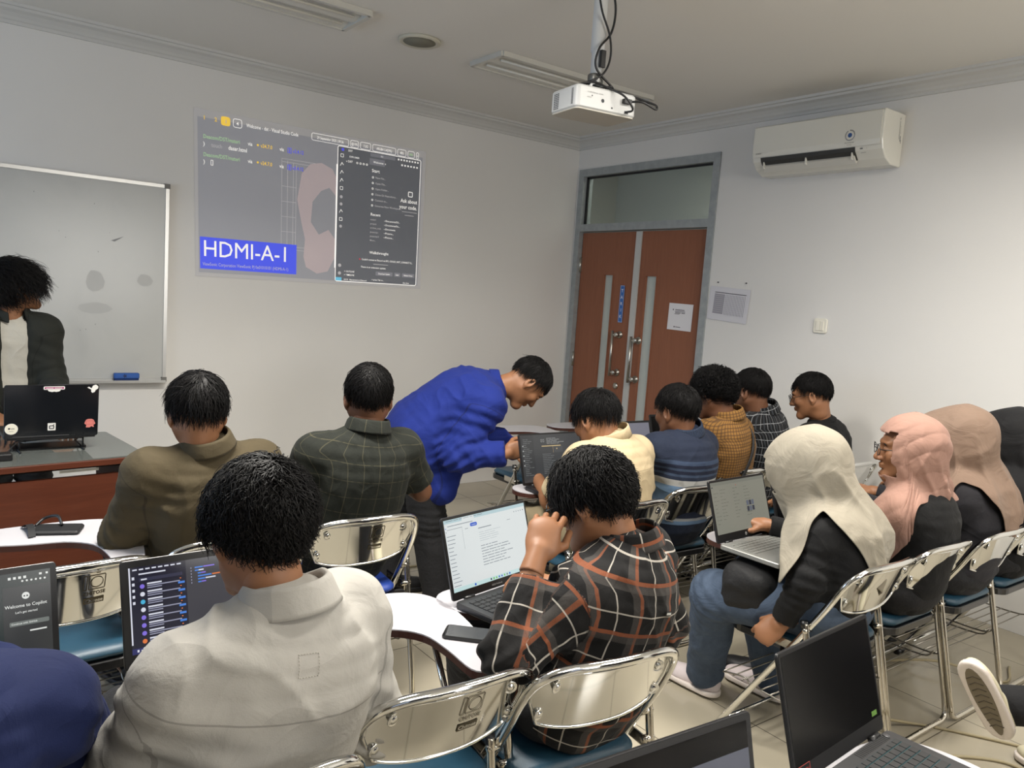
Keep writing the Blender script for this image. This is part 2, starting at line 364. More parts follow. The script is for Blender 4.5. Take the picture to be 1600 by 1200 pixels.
    for i in range(12): u=rnd.uniform(.2,1.15); z=rnd.uniform(.3,1.1); c_.rect(u,-z,.003,rnd.uniform(.003,.012),sk,1)
    c_.build('eraser_marks',M,root)
    # blue eraser on tray
    root=empty('whiteboard_eraser',(-3.53,-.049,.8745),label='blue whiteboard eraser on the marker tray of the whiteboard',cat='eraser')
    eb=mat('eraser_blue',(34,84,160),.45)
    MB().prism(rrect(-.07,.07,-.02,.02,.008),.018,.05,bev=.004).build('grip',eb,root)
    MB().box(-.066,.066,-.018,.018,.0,.018).build('felt_pad',mat('felt_navy',(20,46,96),.9),root)
    Canvas().poly([(-.012+.014*(1 if k%2 else .5)*math.cos(k*PI/5),.014*(1 if k%2 else .5)*math.sin(k*PI/5)) for k in range(10)],mat('eraser_print',(18,40,90),.6),1).build('print',frame((0,-.0203,.034),(1,0,0),(0,0,1)),root)
build_room()

# ---------------------------------------------------------------- ceiling things
def fixture(x0,x1,y0,y1,on,label,group=None):
    root=empty('ceiling_light',((x0+x1)/2,(y0+y1)/2,CH),label=label,cat='ceiling light',group=group)
    a,b=(x1-x0)/2,(y1-y0)/2; wh=mat('fixture_white',(196,194,186),.45); m=MB(); z=-.028
    # rim
    for s in (-1,1):
        m.box(-a,a,s*b-.012,s*b+.012,z,-.0005); m.box(s*a-.012,s*a+.012,-b,b,z,-.0005)
    m.build('rim',wh,root)
    refl=mat('reflector',(205,203,194),.3)
    MB().grid(lambda u,v:(-a+.012+(2*a-.024)*u,-b+.012+(2*b-.024)*v,-.004-.016*abs(math.cos(v*PI*2))),2,16).build('reflector',refl,root)
    tm=mat('tube_on',(255,240,214),.4,emit=5) if on else mat('tube_off',(206,204,196),.3)
    for s in (-.45,.45): MB().tube([(-a+.05,s*b,-.022),(a-.05,s*b,-.022)],.008,10).build('tube',tm,root)
    return root
fixture(-3.92,-2.70,-1.46,-1.14,False,'unlit recessed ceiling light above the projected picture, cut by the top edge')
fixture(-1.88,-.66,-1.46,-1.14,False,'unlit recessed ceiling light behind the projector')
for x,y,p in LAMPS_ON: fixture(x-.6,x+.6,y-.16,y+.16,True,'lit recessed ceiling light of the '+('right' if x>-2 else 'left')+' column, '+('over the seat rows' if y>-4 else 'behind the camera' if y>-6 else 'nearest the back windows'))
root=empty('ceiling_speaker',(-2.30,-1.25,CH),label='small round grille in the ceiling left of the projector',cat='ceiling speaker')
MB().lathe([(.118,0),(.118,-.012),(.106,-.018),(.09,-.012)],32).build('rim',mat('speaker_rim',(190,186,170),.5),root)
MB().lathe([(.09,-.010),(.09,-.0125),(.0,-.014)],32).build('grille',mat('speaker_grille',(128,126,112),.7,bump=.6,bscale=400),root)

def projector():
    wh=mat('projector_white',(188,189,188),.35); blk=mat('cable_black',(22,22,24),.45); dk=mat('vent_dark',(40,42,46),.6)
    px,py=-2.17,-2.59
    root=empty('ceiling_mount',(px,py,CH),label='white ceiling pole mount carrying the projector',cat='projector mount')
    pw=mat('pole_white',(206,208,208),.35)
    MB().lathe([(.06,0),(.06,-.012),(.03,-.02),(.03,-.30),(.024,-.302),(.024,-.44)],20).build('pole',pw,root)
    MB().lathe([(.032,-.395),(.034,-.40),(.034,-.43),(.03,-.44)],20).build('collar',mat('mount_metal',(120,120,118),.35,.8),root)
    for s in (-1,1):
        for t in (-1,1): MB().tube([(0,0,-.43),(s*.05,t*.04,-.445),(s*.08,t*.06,-.472)],.006,6).build('mount_arm',pw,root)
    # projector body: local x = width (.31), y = depth(.22), rotated
    W_,D_,H_=.31,.215,.095; rz=R(-8)
    pr=empty('projector',(px,py,CH-.475-H_),rz,label='white ceiling-mounted projector hanging from a pole with black cables',cat='projector')
    P=rrect(-W_/2,W_/2,-D_/2,D_/2,.025,6)
    m=MB().prism(P,0,H_,bev=.008); m.build('body',wh,pr)
    MB().prism(rrect(-W_/2+.004,W_/2-.004,-D_/2+.004,D_/2-.004,.022,6),-.004,.001).build('bottom_cover',mat('projector_underside',(170,166,156),.5),pr)
    # vents on left side (-x) and rear (-y)
    c_=Canvas()
    for i in range(3):
        for j in range(9): c_.rect(.02+i*.014,.018+j*.0075,.010,.0045,dk,1)
    for i in range(12): c_.rect(.158,.016+i*.0055,.014,.0028,dk,1)
    c_.build('side_vent',frame((-W_/2-.0005,D_/2-.015,H_),(0,-1,0),(0,0,1)),pr)
    c_=Canvas(); t=mat('small_print',(140,140,140),.6)
    c_.text(.02,.03,'COMPUTER IN   HDMI',.008,t,1).text(.02,.05,'AUDIO',.007,t,1); c_.disc(.10,.052,.008,dk,1); c_.rect(.145,.07,.008,.007,dk,1); c_.rect(.205,.024,.03,.022,dk,1); c_.rect(.215,.073,.02,.012,dk,1)
    c_.disc(.045,.04,.003,dk,1)
    c_.build('port_panel',frame((-W_/2+.03,-D_/2-.0005,H_),(1,0,0),(0,0,1)),pr)
    # lens front (+y)
    MB().lathe([(.035,0),(.035,.012),(.03,.014),(.026,.006)],24,M=Matrix.Translation((-.07,D_/2-.002,.05))@Matrix.Rotation(-PI/2,4,'X')).build('lens',mat('lens_glass',(30,34,50),.05,spec=.8),pr)
    c=Vector((px,py,CH-.475))
    def cab(name,pts,r=.0045,label='black cable'):
        o=MB().tube(spline(pts,8),r,8).build(name,blk); return tag(o,label,'cable')
    F=Vector((-W_/2+.25,-D_/2,0)); rot=Matrix.Rotation(rz,4,'Z')
    def L(x,y,z): return tuple(rot@Vector((x,y,z))+Vector((px,py,CH-.475-H_)))
    cab('power_cable',[(px-.06,py-.03,CH-.001),(px-.04,py-.05,CH-.14),(px+.02,py-.05,CH-.24),(px+.05,py-.03,CH-.32),(px-.0,py+.0-.045,CH-.40),(px-.08,py-.03,CH-.45),L(-.13,-.03,H_+.006),L(-.05,-.06,H_+.03),L(.0,-.09,H_+.012),L(.05,-.15,.07),L(.09,-.16,.03),L(.105,-.14,.018),L(.095,-.108,.017)],.0045,'black cable crossing the projector back diagonally')
    cab('hdmi_cable',[(px+.01,py-.04,CH-.001),(px+.045,py-.045,CH-.12),(px+.035,py-.04,CH-.22),(px-.03,py-.045,CH-.30),(px-.035,py-.04,CH-.38),(px+.05,py-.05,CH-.44),L(.06,-.04,H_+.03),L(.02,-.06,H_+.012),L(.10,-.07,H_+.01),L(.17,-.10,.085),L(.22,-.15,.06),L(.215,-.16,.04),L(.15,-.15,.06),L(.10,-.108,.06)],.005,'black looped cable plugged in the projector right port')
    MB().box(.075,.112,-.128,-.107,.05,.068).build('plug',blk,pr)
    tag(MB().tube(spline([(px-.045,py-.02,CH-.44),(px-.10,py-.03,CH-.465),L(-.11,-.05,H_+.006),L(-.03,-.02,H_+.006),L(.05,-.05,H_+.03),L(.09,-.02,H_+.006)],8),.004,8).build('coiled_cable',blk),'black cable coiled on top of the projector','cable')
    MB().box(-.012,.012,-.032-.012,-.03,-.37,-.30).build('cable_clip',blk,root)
projector()

def aircon():
    wh=mat('ac_white',(218,216,206),.22,coat=.3); root=empty('air_conditioner',(0,-2.39,2.44),label='white split air conditioner high on the right wall',cat='air conditioner')
    L=.87/2; prof=[(0,0),(.10,.0),(.165,.03),(.205,.075),(.222,.13),(.222,.285),(.21,.297),(.0,.297)]   # (depth, z)
    pp=[]
    for a,b in zip(prof,prof[1:]): pp.append(a)
    pp.append(prof[-1])
    def ext(y0,y1,pr,name,m):
        k=len(pr); V=[(-d,y0,z) for d,z in pr]+[(-d,y1,z) for d,z in pr]
        return MB().add(V,[(i,(i+1)%k,k+(i+1)%k,k+i)[::-1] for i in range(k)]+[list(range(k)),list(range(k,2*k))[::-1]]).build(name,m,root)
    o=ext(-L,L,pp,'body',wh); bv=o.modifiers.new('b','BEVEL'); bv.width=.008; bv.segments=3; bv.limit_method='ANGLE'; bv.angle_limit=R(40)
    # front panel slightly proud, glossy
    fp=[(.221,.115),(.226,.13),(.227,.285),(.215,.294),(.221,.28)]
    ext(-L+.012,L-.012,[(.2225,.1),(.2275,.13),(.2275,.284),(.2225,.288)],'front_panel',wh)
    # outlet slot: shade inside it painted as dark strips, + louvre
    dk=mat('ac_slot_shade',(52,52,50),.6)
    M=lambda d,z:( -d,z)
    def strip(name,y0,y1,a,b,m,off=.0015):
        (d0,z0),(d1,z1)=a,b; n=Vector((-(z1-z0),0,-(d1-d0))); n=Vector((-(z1-z0),0,-(d1-d0))).normalized()*off
        V=[Vector((-d0,y0,z0))+n,Vector((-d0,y1,z0))+n,Vector((-d1,y1,z1))+n,Vector((-d1,y0,z1))+n]
        V2=[v-n*1.6 for v in V]
        return MB().add([tuple(v) for v in V+V2],[(0,1,2,3)[::-1],(4,5,6,7),(0,1,5,4),(1,2,6,5),(2,3,7,6),(3,0,4,7)]).build(name,m,root)
    strip('outlet',-.27,.37,(.167,.032),(.2055,.078),dk,.004); strip('outlet_upper',-.27,.37,(.205,.075),(.2125,.098),dk,.003)
    strip('louvre',-.262,.362,(.157,.022),(.190,.054),mat('ac_louvre',(206,204,196),.3),.016)
    for y in (-.25,.05,.35): MB().box(-.205,-.18,y-.004,y+.004,.03,.075).build('louvre_bracket',wh,root)
    # display badge & text
    t=mat('ac_print',(120,120,118),.5)
    c_=Canvas(); c_.rect(0,0,.016,.016,t,1).text(.03,.012,'. l',.016,t,1).text(0,.032,'inverter',.010,t,1)
    c_.build('indicator_panel',frame((-.2115,-.30,.09),(0,-1,0),(-.6,0,1)),root)
    c_=Canvas(); b1=mat('badge_blue',(48,84,140),.4); b2=mat('badge_grey',(140,142,146),.4)
    mb=c_; 
    for k in range(20):
        g=2*PI*k/20; 
        if k!=14: c_.rect(.028*math.cos(g)-.003,.028*math.sin(g)-.003,.007,.007,b2 if k<10 else t,1)
    c_.disc(0,0,.013,b1,2,20); c_.text(0,.045,'R32 INVERTER',.009,t,1,align='c').text(0,.057,'Cooling',.009,t,1,align='c')
    c_.build('badge',frame((-.2279,-.24,.165),(0,-1,0),(0,0,1)),root)
    Canvas().text(0,0,'DAIKIN',.012,t,1,True).build('logo',frame((-.2279,.40,.118),(0,-1,0),(0,0,1)),root)
    Canvas().rect(0,-.010,.013,.006,t,1).rect(.02,-.010,.10,.002,t,1).rect(.02,-.004,.10,.002,t,1).outline(.045,-.001,.04,.012,t,.001,0,1).rect(.10,.004,.03,.008,t,1).rect(.12,.014,.02,.006,t,1).build('side_label',frame((-.045,-L-.0006,.27),(0,0,-1),(-1,0,0)),root)
aircon()

def projected():  # projector light painted as a thin glowing sheet just off the wall
    e=lambda n,c,s: mat('proj_'+n,c,.8,emit=s)
    wallc=(170,170,172)
    base=e('base',(172,173,180),.10); edge=e('edge',(190,188,188),.14); txt=e('white',(235,232,228),.55); yel=e('yellow',(228,190,74),.6); blue=e('blue',(72,84,214),.6); bt=e('bluetext',(90,92,230),.5)
    dim=e('dim',(190,188,190),.3); win=e('window',(122,125,132),.08); pink=e('pink',(196,182,184),.2); tab=e('tab',(150,151,160),.12); cy=e('cyan',(110,190,220),.4); gr=e('green',(170,205,160),.4); red=e('red',(205,70,80),.4)
    u0,z0=-3.165,2.575; Wd,Hd=1.66,1.035
    c=Canvas(); c.rect(0,0,Wd,Hd,edge,1); c.rect(.022,.05,Wd-.05,Hd-.075,base,2)
    # bar
    c.text(.055,.062,'1',.034,yel,4,True).text(.125,.062,'2',.034,yel,4,True); c.rect(.165,.022,.058,.056,yel,4,.014).text(.194,.062,'3',.03,dim,5,align='c'); c.outline(.24,.022,.058,.056,txt,.004,.014,4); c.text(.269,.062,'4',.03,txt,4,True,align='c')
    c.text(.325,.062,'Welcome - dst - Visual Studio Code',.032,txt,4,True,sx=.74)
    x=.765
    for w,s in ((.285,'29 September 2025 | 09:36'),(.075,'@19%'),(.095,'7.3G'),(.20,'ARUBA 5.4(59%)'),(.085,'48%'),(.07,'84%'),(.035,'o')):
        c.outline(x,.018,w-.012,.05,txt,.0035,.012,4); c.text(x+(w-.012)/2,.053,s,.026,gr if s=='84%' else txt,4,True,sx=.68,align='c'); x+=w
    # terminal
    for v in (.175,.285):
        c.text(.055,v,'Deacom/DST/materi',.034,gr,4,True,sx=.80).text(.335,v,'via',.034,txt,4,True,sx=.8).text(.418,v,'v24.7.0',.034,yel,4,True,sx=.8).disc(.400,v-.012,.007,yel,4).text(.545,v,'via',.034,txt,4,True,sx=.8).text(.635,v,'v3.4.12',.034,bt,4,True,sx=.78)
        for k in (0,1): c.outline(.600+k*.014,v-.03,.013,.036,bt,.003,.002,4)
        c.text(.055,v+.045,')',.034,txt,4,True)
    c.text(.105,.222,'touch',.036,dim,4,True,sx=.8).text(.21,.222,'dasar.html',.036,txt,4,True,sx=.8); c.outline(.10,.302,.016,.034,txt,.0035,.003,4)
    # wallpaper stand-in: pale abstract drapery and grid lines
    for k,xx in enumerate((.56,.60,.64,.66)): c.rect(xx,.22+.01*k,.003,.60,dim,3)
    for vv in (.22,.24,.82,.80,.4,.5,.6,.7): c.rect(.56,vv,.10 if vv>.25 and vv<.79 else .30,.003,dim,3)
    c.poly([(.70,.30),(.76,.23),(.84,.21),(.92,.24),(.955,.30),(.95,.42),(.90,.37),(.84,.40),(.78,.48),(.77,.62),(.83,.70),(.90,.66),(.95,.72),(.955,.84),(.90,.95),(.82,.97),(.74,.93),(.72,.86),(.73,.74),(.70,.62),(.67,.48)],pink,4)
    # hdmi badge
    c.rect(.03,.785,.64,.20,blue,6); c.text(.045,.905,'HDMI-A-1',.145,txt,7,sx=.92); c.text(.045,.965,'ViewSonic Corporation ViewSonic PJ 0x01010101 (HDMI-A-1)',.03,dim,7,sx=.74)
    # editor window
    X=.955; c.rect(X,.07,.665,.945,win,6); c.outline(X,.07,.665,.945,txt,.006,.014,7); c.rect(X-.006,.20,.008,.72,txt,7)
    V=9
    def ic(u,v,s=.011,shape=0):
        if shape==0: c.outline(u-s,v-s,2*s,2*s,txt,.0035,.004,V)
        elif shape==1: c.disc(u,v,s*.9,dim,V)
        else: c.line([(u-s,v+s),(u,v-s),(u+s,v+s*.4)],.004,txt,V)
    for i,v in enumerate((.135,.195,.25,.305,.36,.42,.47,.52,.575,.625)): ic(X+.035,v,.012,(0,2,2,2,0,1,1,2,0,1)[i])
    c.disc(X+.035,.90,.012,dim,V); c.disc(X+.035,.955,.012,dim,V); c.rect(X+.006,.985,.045,.024,cy,V)
    c.rect(X+.03,.085,.018,.018,bt,V); c.text(X+.08,.10,'DST',.018,txt,V,True)
    c.rect(X+.25,.083,.20,.024,tab,V,.006); c.text(X+.33,.101,'dst',.018,txt,V,True)
    for i in range(8): c.rect(X+.47+i*.023,.088,.012,.012,txt,V)
    for i in range(6): c.rect(X+.50+i*.025,.125,.013,.012,txt,V)
    c.text(X+.09,.14,'EXPLORER',.016,txt,V,True); c.text(X+.065,.175,'v DST',.02,txt,V,True)
    for i in range(4): ic(X+.15+i*.025,.17,.007,0)
    c.rect(X+.245,.12,.12,.045,tab,V); c.text(X+.275,.15,'Welcome  x',.02,txt,V+1,True)
    c.text(X+.265,.215,'Start',.032,txt,V,True)
    for i,s in enumerate(('New File...','Open File...','Open Folder...','Clone Git Repository...','Connect to...','Generate New Workspace...')):
        c.text(X+.295,.258+i*.04,s,.019,dim,V,True); ic(X+.275,.252+i*.04,.007,0)
    c.text(X+.265,.525,'Recent',.028,txt,V,True)
    for i,(a,b) in enumerate((('materi','~/Documents/DS...'),('project','~/Documents/De...'),('archive_web','~/Documents'),('javascript','~/Pictures...'),('javascript2','~/Pictures...'),('More...',''))):
        c.text(X+.265,.558+i*.03,a,.017,dim,V,True)
        if b: c.text(X+.375,.558+i*.03,b,.017,txt,V,True)
    c.text(X+.265,.80,'Walkthroughs',.027,txt,V,True)
    c.disc(X+.19,.845,.006,red,V); c.text(X+.205,.85,"Couldn't connect to Discord via RPC: COULD_NOT_CONNECT: E...",.0175,txt,V,True,sx=.83); c.rect(X+.30,.872,.12,.004,dim,V)
    c.text(X+.20,.905,'There is an extension update.',.017,txt,V,True)
    for u,w,s in ((.32,.14,'Download Update'),(.475,.05,'Later'),(.54,.105,'Release Notes')): c.rect(X+u,.925,w,.03,tab,V,.004); c.text(X+u+w/2,.946,s,.016,txt,V+1,True,sx=.8,align='c')
    c.text(X+.07,.945,'> OUTLINE',.016,txt,V,True).text(X+.07,.97,'> TIMELINE',.016,txt,V,True)
    c.text(X+.07,1.003,'0 0 0   Reconnect to Discord',.015,txt,V,True).text(X+.29,.993,'> press Tab to...',.015,txt,V,True).text(X+.55,1.003,'Go Live',.016,txt,V,True)
    c.text(X+.575,.40,'Ask about',.040,txt,V,True,sx=.85,align='c').text(X+.57,.445,'your code.',.040,txt,V,True,sx=.85,align='c'); c.outline(X+.565,.315,.04,.04,txt,.006,.008,V); c.rect(X+.52,.465,.125,.004,dim,V); c.rect(X+.545,.49,.075,.004,dim,V)
    # keystone: picture is slightly trapezoid
    o=c.build('projected_image',frame((u0,-.0025,z0),(1,0,0),(0,0,1)))
    for v in o.data.vertices:
        u=(v.co.x-u0)/Wd; t=(z0-v.co.z)/Hd
        v.co.x+= .035*t*(1-u)+ .015*t*u - .0*u ; v.co.z+= .018*u*t
    tag(o,'computer desktop picture projected on the front wall right of the whiteboard','projected picture')
projected()

# ---------------------------------------------------------------- folding chairs
chrome=mat('chrome',(222,222,220),.07,1); dchrome=mat('chrome_rim',(205,200,190),.13,1)
teal=mat('teal_vinyl',(30,62,80),.38,bump=.15,bscale=500); bluev=mat('blue_vinyl',(34,62,140),.4,bump=.15,bscale=500)
blackp=mat('black_plastic',(18,18,20),.4); wire=mat('rack_wire',(150,146,138),.3,1)
tabw=mat('tablet_laminate',(186,184,188),.3); tabe=mat('tablet_edge_brown',(64,34,26),.45)
def backpt(x):  # centre line of the top tube in plan
    return -.262-.030*(1-(x/.2)**2)
def back_poly(name,zt,zb):
    pass
def make_chair(seatm=teal,tablet=False,logo=False):
    root=empty('folding_chair')
    path=[(.208,.205,.012),(.208,.09,.19),(.208,-.05,.405),(.208,-.165,.585),(.207,-.205,.655),(.198,-.235,.71),(.175,-.258,.742),(.13,-.272,.757),(.07,-.284,.762),(0,-.289,.763)]
    full=[(-x,y,z) for x,y,z in path]+[(x,y,z) for x,y,z in path[::-1][1:]]
    MB().tube(spline(full,4),.0115,12).tube([(-.208,.17,.062),(.208,.17,.062)],.007,8).build('back_frame',chrome,root)
    for s in (-1,1):
        MB().tube([(s*.208,.205,.0),(s*.208,.192,.03)],.0135,12).build('foot_cap',blackp,root)
    # rear leg loop
    q=[(.228,-.125,.545),(.228,-.135,.50),(.228,-.20,.20),(.226,-.232,.05),(.205,-.238,.016),(.15,-.24,.012),(0,-.24,.012)]
    f2=[(-x,y,z) for x,y,z in q]+[(x,y,z) for x,y,z in q[::-1][1:]]
    MB().tube(spline(f2,4),.0105,10).build('rear_leg',dchrome,root)
    for s in (-1,1):
        MB().tube([(s*.228,-.12,.553),(s*.228,-.125,.53)],.0125,10).build('leg_cap',blackp,root)
    for s in (-1,1):
        m=MB()
        for y,z in ((-.13,.522),(-.145,.455)):
            m.lathe([(.010,-.012),(.010,.022),(.006,.026)],10,M=Matrix.Translation((s*.214,y,z))@Matrix.Rotation(s*PI/2,4,'Y'))
        m.box(s*.213-.002 ,s*.213+.002,-.15,.0,.43,.46)
        m.build('pivot',dchrome,root)
    # pressed back panel
    def pan(u,v,off=0):
        x=(u-.5)*2*.188; ed=abs(x)/.188
        zt=.742-.012*ed**6; zb=.585+.035*ed**3+ (.05*max(0,ed-.85)/.15 if ed>.85 else 0)
        z=zb+(zt-zb)*v; base=-.165-.57*(z-.585)/1.0*.62
        y=base-.022-.034*(1-ed**2)+off+ .006*math.sin(v*PI)*0
        return (x,y,z)
    mb=MB(); nu,nv=28,8; mb.grid(lambda u,v:pan(u,v),nu,nv); mb.grid(lambda u,v:pan(1-u,v,.004),nu,nv)
    bp=mb.build('back_panel',chrome,root)
    rim=[pan(i/40,0) for i in range(41)]+[pan(1,v/6) for v in range(1,6)]+[pan(1-i/40,1) for i in range(41)]+[pan(0,1-v/6) for v in range(1,6)]
    MB().tube(rim,.0042,6,closed=True).build('panel_rim',chrome,bp)
    for s in (-1,1):
        for u,v in ((.13,.80),(.075,.22)):
            m=MB(); p=pan(.5+s*(.5-u),v); nrm=Vector((-s*.3,-1,-.25)).normalized(); M=Matrix.Translation(Vector(p)+nrm*.001)@nrm.to_track_quat('Z','Y').to_matrix().to_4x4()
            m.lathe([(.0165,0),(.0165,.0018),(.0145,.003),(.0130,.0018),(.0085,.0018),(.0078,.0045),(.004,.0055)],18,M=M)
            m.build('rivet',chrome,bp)
    em=mat('embossed_mark',(92,86,74),.35,1)
    if logo:
        c=Canvas(); c.outline(-.035,.0,.05,.05,em,.002,.004,1).outline(-.05,.0,.012,.05,em,.002,.002,1)
        for k in range(20):
            g=2*PI*k/20; g2=g+2*PI/20
            c.line([(-.010+.018*math.cos(g),.025+.018*math.sin(g)),(-.010+.018*math.cos(g2),.025+.018*math.sin(g2))],.002,em,1)
        c.rect(-.015,-.02,.012,.014,em,1).text(-.015,.068,'CHITOSE',.016,em,1,True,align='c').rect(-.045,.078,.06,.02,em,1).text(-.015,.094,'Chitose',.017,chrome,2,True,align='c')
        s_=.85
        o=c.build('embossed_logo',Matrix.Identity(4),bp)
        for v in o.data.vertices:
            X,Y=v.co.x*s_+.05,v.co.y*s_; p=pan(.5+X/.376,.92+Y/.145); v.co=Vector(p)+Vector((0,-.0012-v.co.z,0))
    # seat
    def seatpoly(g=0,n=5):
        P=rrect(-.185-g,.185+g,-.175-g,.195+g,.055+g,5); return [(x*(1+.06*(y/.2)),y) for x,y in P]
    MB().prism(seatpoly(0),.432,.468,bev=.014,smooth=True).build('seat',seatm,root)
    MB().prism(seatpoly(.005),.405,.434,bev=.003).build('seat_pan',mat('seat_pan_black',(22,22,24),.22,spec=.6),root)
    # book rack under the seat
    m=MB()
    for i in range(9): y=-.13+i*.04; m.tube([(-.20,y,.235+.1*abs(y)*0),(.20,y,.235)],.0028,6)
    for s in (-1,1): m.tube(spline([(s*.20,-.175,.27),(s*.20,-.13,.235),(s*.20,.06,.235),(s*.20,.10,.25),(s*.205,.19,.235)],4),.0035,6)
    m.build('book_rack',wire,root)
    if tablet:
        P=[(.128,-.11),(.16,-.135),(.20,-.12),(.235,.0),(.262,.15),(.262,.27),(.225,.345),(.14,.38),(-.03,.39),(-.14,.375),(-.185,.31),(-.16,.235),(-.06,.19),(.05,.165),(.115,.10),(.128,0)]
        out=[]; 
        Q=[Vector((x,y,0)) for x,y in P]; n=len(Q)
        for i in range(n):
            a,b,c_,d=Q[i-1],Q[i],Q[(i+1)%n],Q[(i+2)%n]
            for k in range(4):
                t=k/4; p=.5*((2*b)+(c_-a)*t+(2*a-5*b+4*c_-d)*t*t+(3*b-a-3*c_+d)*t**3); out.append((p.x,p.y))
        t=MB().prism(out,.672,.690,0).build('writing_tablet',[tabe],root)
        MB().prism([(x*.997,y*.997+.0008) for x,y in out],.690,.6935,0).build('tablet_top',tabw,t)
        MB().tube(spline([(.215,-.08,.44),(.215,-.07,.55),(.20,-.03,.655),(.20,.08,.662),(.15,.28,.662)],6),.010,8).tube([(.215,.02,.33),(.20,.22,.660)],.009,8).build('tablet_support',chrome,root)
    return root
def copy_tree(o,parent=None):
    c=o.copy(); COL.objects.link(c); c.parent=parent
    for ch in list(o.children): copy_tree(ch,c)
    return c
PROTO={}
def chair(x,y,yaw,label,seatm=teal,tablet=False,logo=False):
    k=(seatm.name,tablet,logo)
    if k in PROTO: o=copy_tree(PROTO[k])
    else: o=PROTO[k]=make_chair(seatm,tablet,logo)
    o.location=(x,y,0); o.rotation_euler=(0,0,R(yaw)); tag(o,label,'chair','folding chairs with chrome frames'); return o
chair(-4.20,-2.70,4,'empty folding chair in front of the code editor laptops, white tablet with black pouch',teal,True,True)
chair(-3.76,-2.64,3,'chrome folding chair holding the person in the plain olive shirt',teal,False)
chair(-3.285,-2.61,-2,'chrome folding chair with a bright blue seat under the dark green checked shirt',bluev,False,True)
chair(-2.22,-2.84,0,'chrome folding chair of the person in the cream shirt',teal,True)
chair(-1.69,-2.75,-3,'chrome folding chair of the person in the striped polo shirt',teal,True)
chair(-1.20,-2.60,0,'chrome folding chair of the person in the mustard checked shirt',teal,False)
chair(-.77,-2.55,2,'chrome folding chair of the person in the black windowpane shirt',teal,False)
chair(-.32,-2.72,2,'folding chair against the right wall, under the person with round glasses',teal,False)
chair(-4.56,-3.80,2,'folding chair under the person in the navy blue jacket at the left edge',teal,True)
chair(-4.10,-3.84,0,'chrome folding chair under the person in the light grey jacket',teal,False,False)
chair(-3.63,-3.725,-2,'empty chrome folding chair with a pressed maker mark and a phone on its tablet',teal,True,True)
chair(-3.235,-3.80,-8,'chrome folding chair under the orange and black plaid shirt',teal,True,False)
chair(-1.96,-3.74,0,'chrome folding chair of the person in the cream headscarf',teal,True)
chair(-1.51,-3.73,0,'chrome folding chair of the person in the pink headscarf',teal,True)
chair(-1.05,-3.75,0,'chrome folding chair of the person in the beige headscarf',teal,False)
chair(-.60,-3.75,0,'chrome folding chair at the right edge, under the person in black',teal,False)
chair(-3.67,-4.96,-4,'rear folding chair carrying the laptop that the bottom edge cuts',teal,True)
chair(-3.10,-4.88,4,'rear folding chair carrying the laptop with the switched off screen',teal,True)
chair(-1.97,-5.0,-6,'rear folding chair of the person with the cream sneaker, outside the right edge',teal,False)
chair(-1.46,-1.49,-4,'empty front row folding chair with a white tablet, nearest the projected wall',teal,True)
chair(-.93,-1.50,0,'empty front row folding chair right before the wooden door',teal,True)

# ---------------------------------------------------------------- laptops
lblk=mat('laptop_black',(26,26,28),.35); lgry=mat('laptop_grey',(78,78,80),.35,.3); lsil=mat('laptop_silver',(150,150,146),.35,.5); keym=mat('key_black',(20,20,22),.45); scr_off=mat('screen_off',(8,8,9),.22,spec=.35)
def E(n,c,s=.55):
    k='scr_'+n
    if k not in MATS:
        m=mat(k,c,.25,emit=.88); m.node_tree.nodes['Principled BSDF'].inputs['Base Color'].default_value=(.012,.012,.013,1)
    return MATS[k]
def laptop(x,y,z,yaw,label,w=.358,d=.245,op=102,base=lblk,lid=lblk,keys=keym,screen=None,bez=.012,chin=.022,keyglow=None,h=None,extras=None):
    """x,y = middle of hinge line; hinge at local y=0, base towards -y; yaw turns it"""
    root=empty('laptop',(x,y,z),R(yaw),label,'laptop')
    t=.018; h=h or d*.93
    MB().prism(rrect(-w/2,w/2,-d,0,.012,4),0,t,bev=.003).build('base',base,root)
    # keyboard (one mesh) with touchpad
    m=MB(); rows=[(14,.013),(14,.018),(14,.018),(13,.018),(12,.018),(8,.018)]; yy=-.028; kw=w-.05
    for i,(n,hh) in enumerate(rows):
        cw=kw/n
        for k in range(n):
            x0=-kw/2+k*cw; m.box(x0+.0012,x0+cw-.0012,yy-hh+.0012,yy-.0012,t-.001,t+.0015)
        yy-=hh+.0006
    m.build('keyboard',keys,root)
    if keyglow: MB().box(-kw/2,kw/2,yy,-.028,t-.0005,t+.0003).build('key_backlight',keyglow,root)
    MB().box(-.052,.052,-d+.012,yy-.012,t-.0005,t+.0004).build('touchpad',lgry if base is lblk else lsil,root)
    # lid: local frame on the screen plane; u right, v up from hinge
    a=R(op-90); Y=Vector((0,math.sin(a),math.cos(a)))
    M=frame((0,.006,t-.002),(1,0,0),Y)     # z of M faces the user (-y)
    L=MB().prism(rrect(-w/2,w/2,0,h,.008,4),-.007,0,M=M,bev=.001).build('screen_lid',lid,root)
    MB().tube([(-w/2+.04,.0,t-.001),(-w/2+.075,.0,t-.001)],.006,8).tube([(w/2-.075,.0,t-.001),(w/2-.04,.0,t-.001)],.006,8).build('hinge',blackp,root)
    sw,sh=w-2*bez,h-bez-chin
    MB().prism(rrect(-w/2+.002,w/2-.002,.002,h-.002,.008,4),0,.0006,M=M).build('bezel',blackp,L)
    c=Canvas(); 
    if screen: screen(c,sw,sh)
    else: c.rect(0,0,sw,sh,scr_off,1)
    c.build('screen',frame(M@Vector((-w/2+bez,h-bez,.0008)),(1,0,0),Y),L)
    if extras: extras(root,M,w,h,L,d,t)
    return root
rs=random.Random(11)
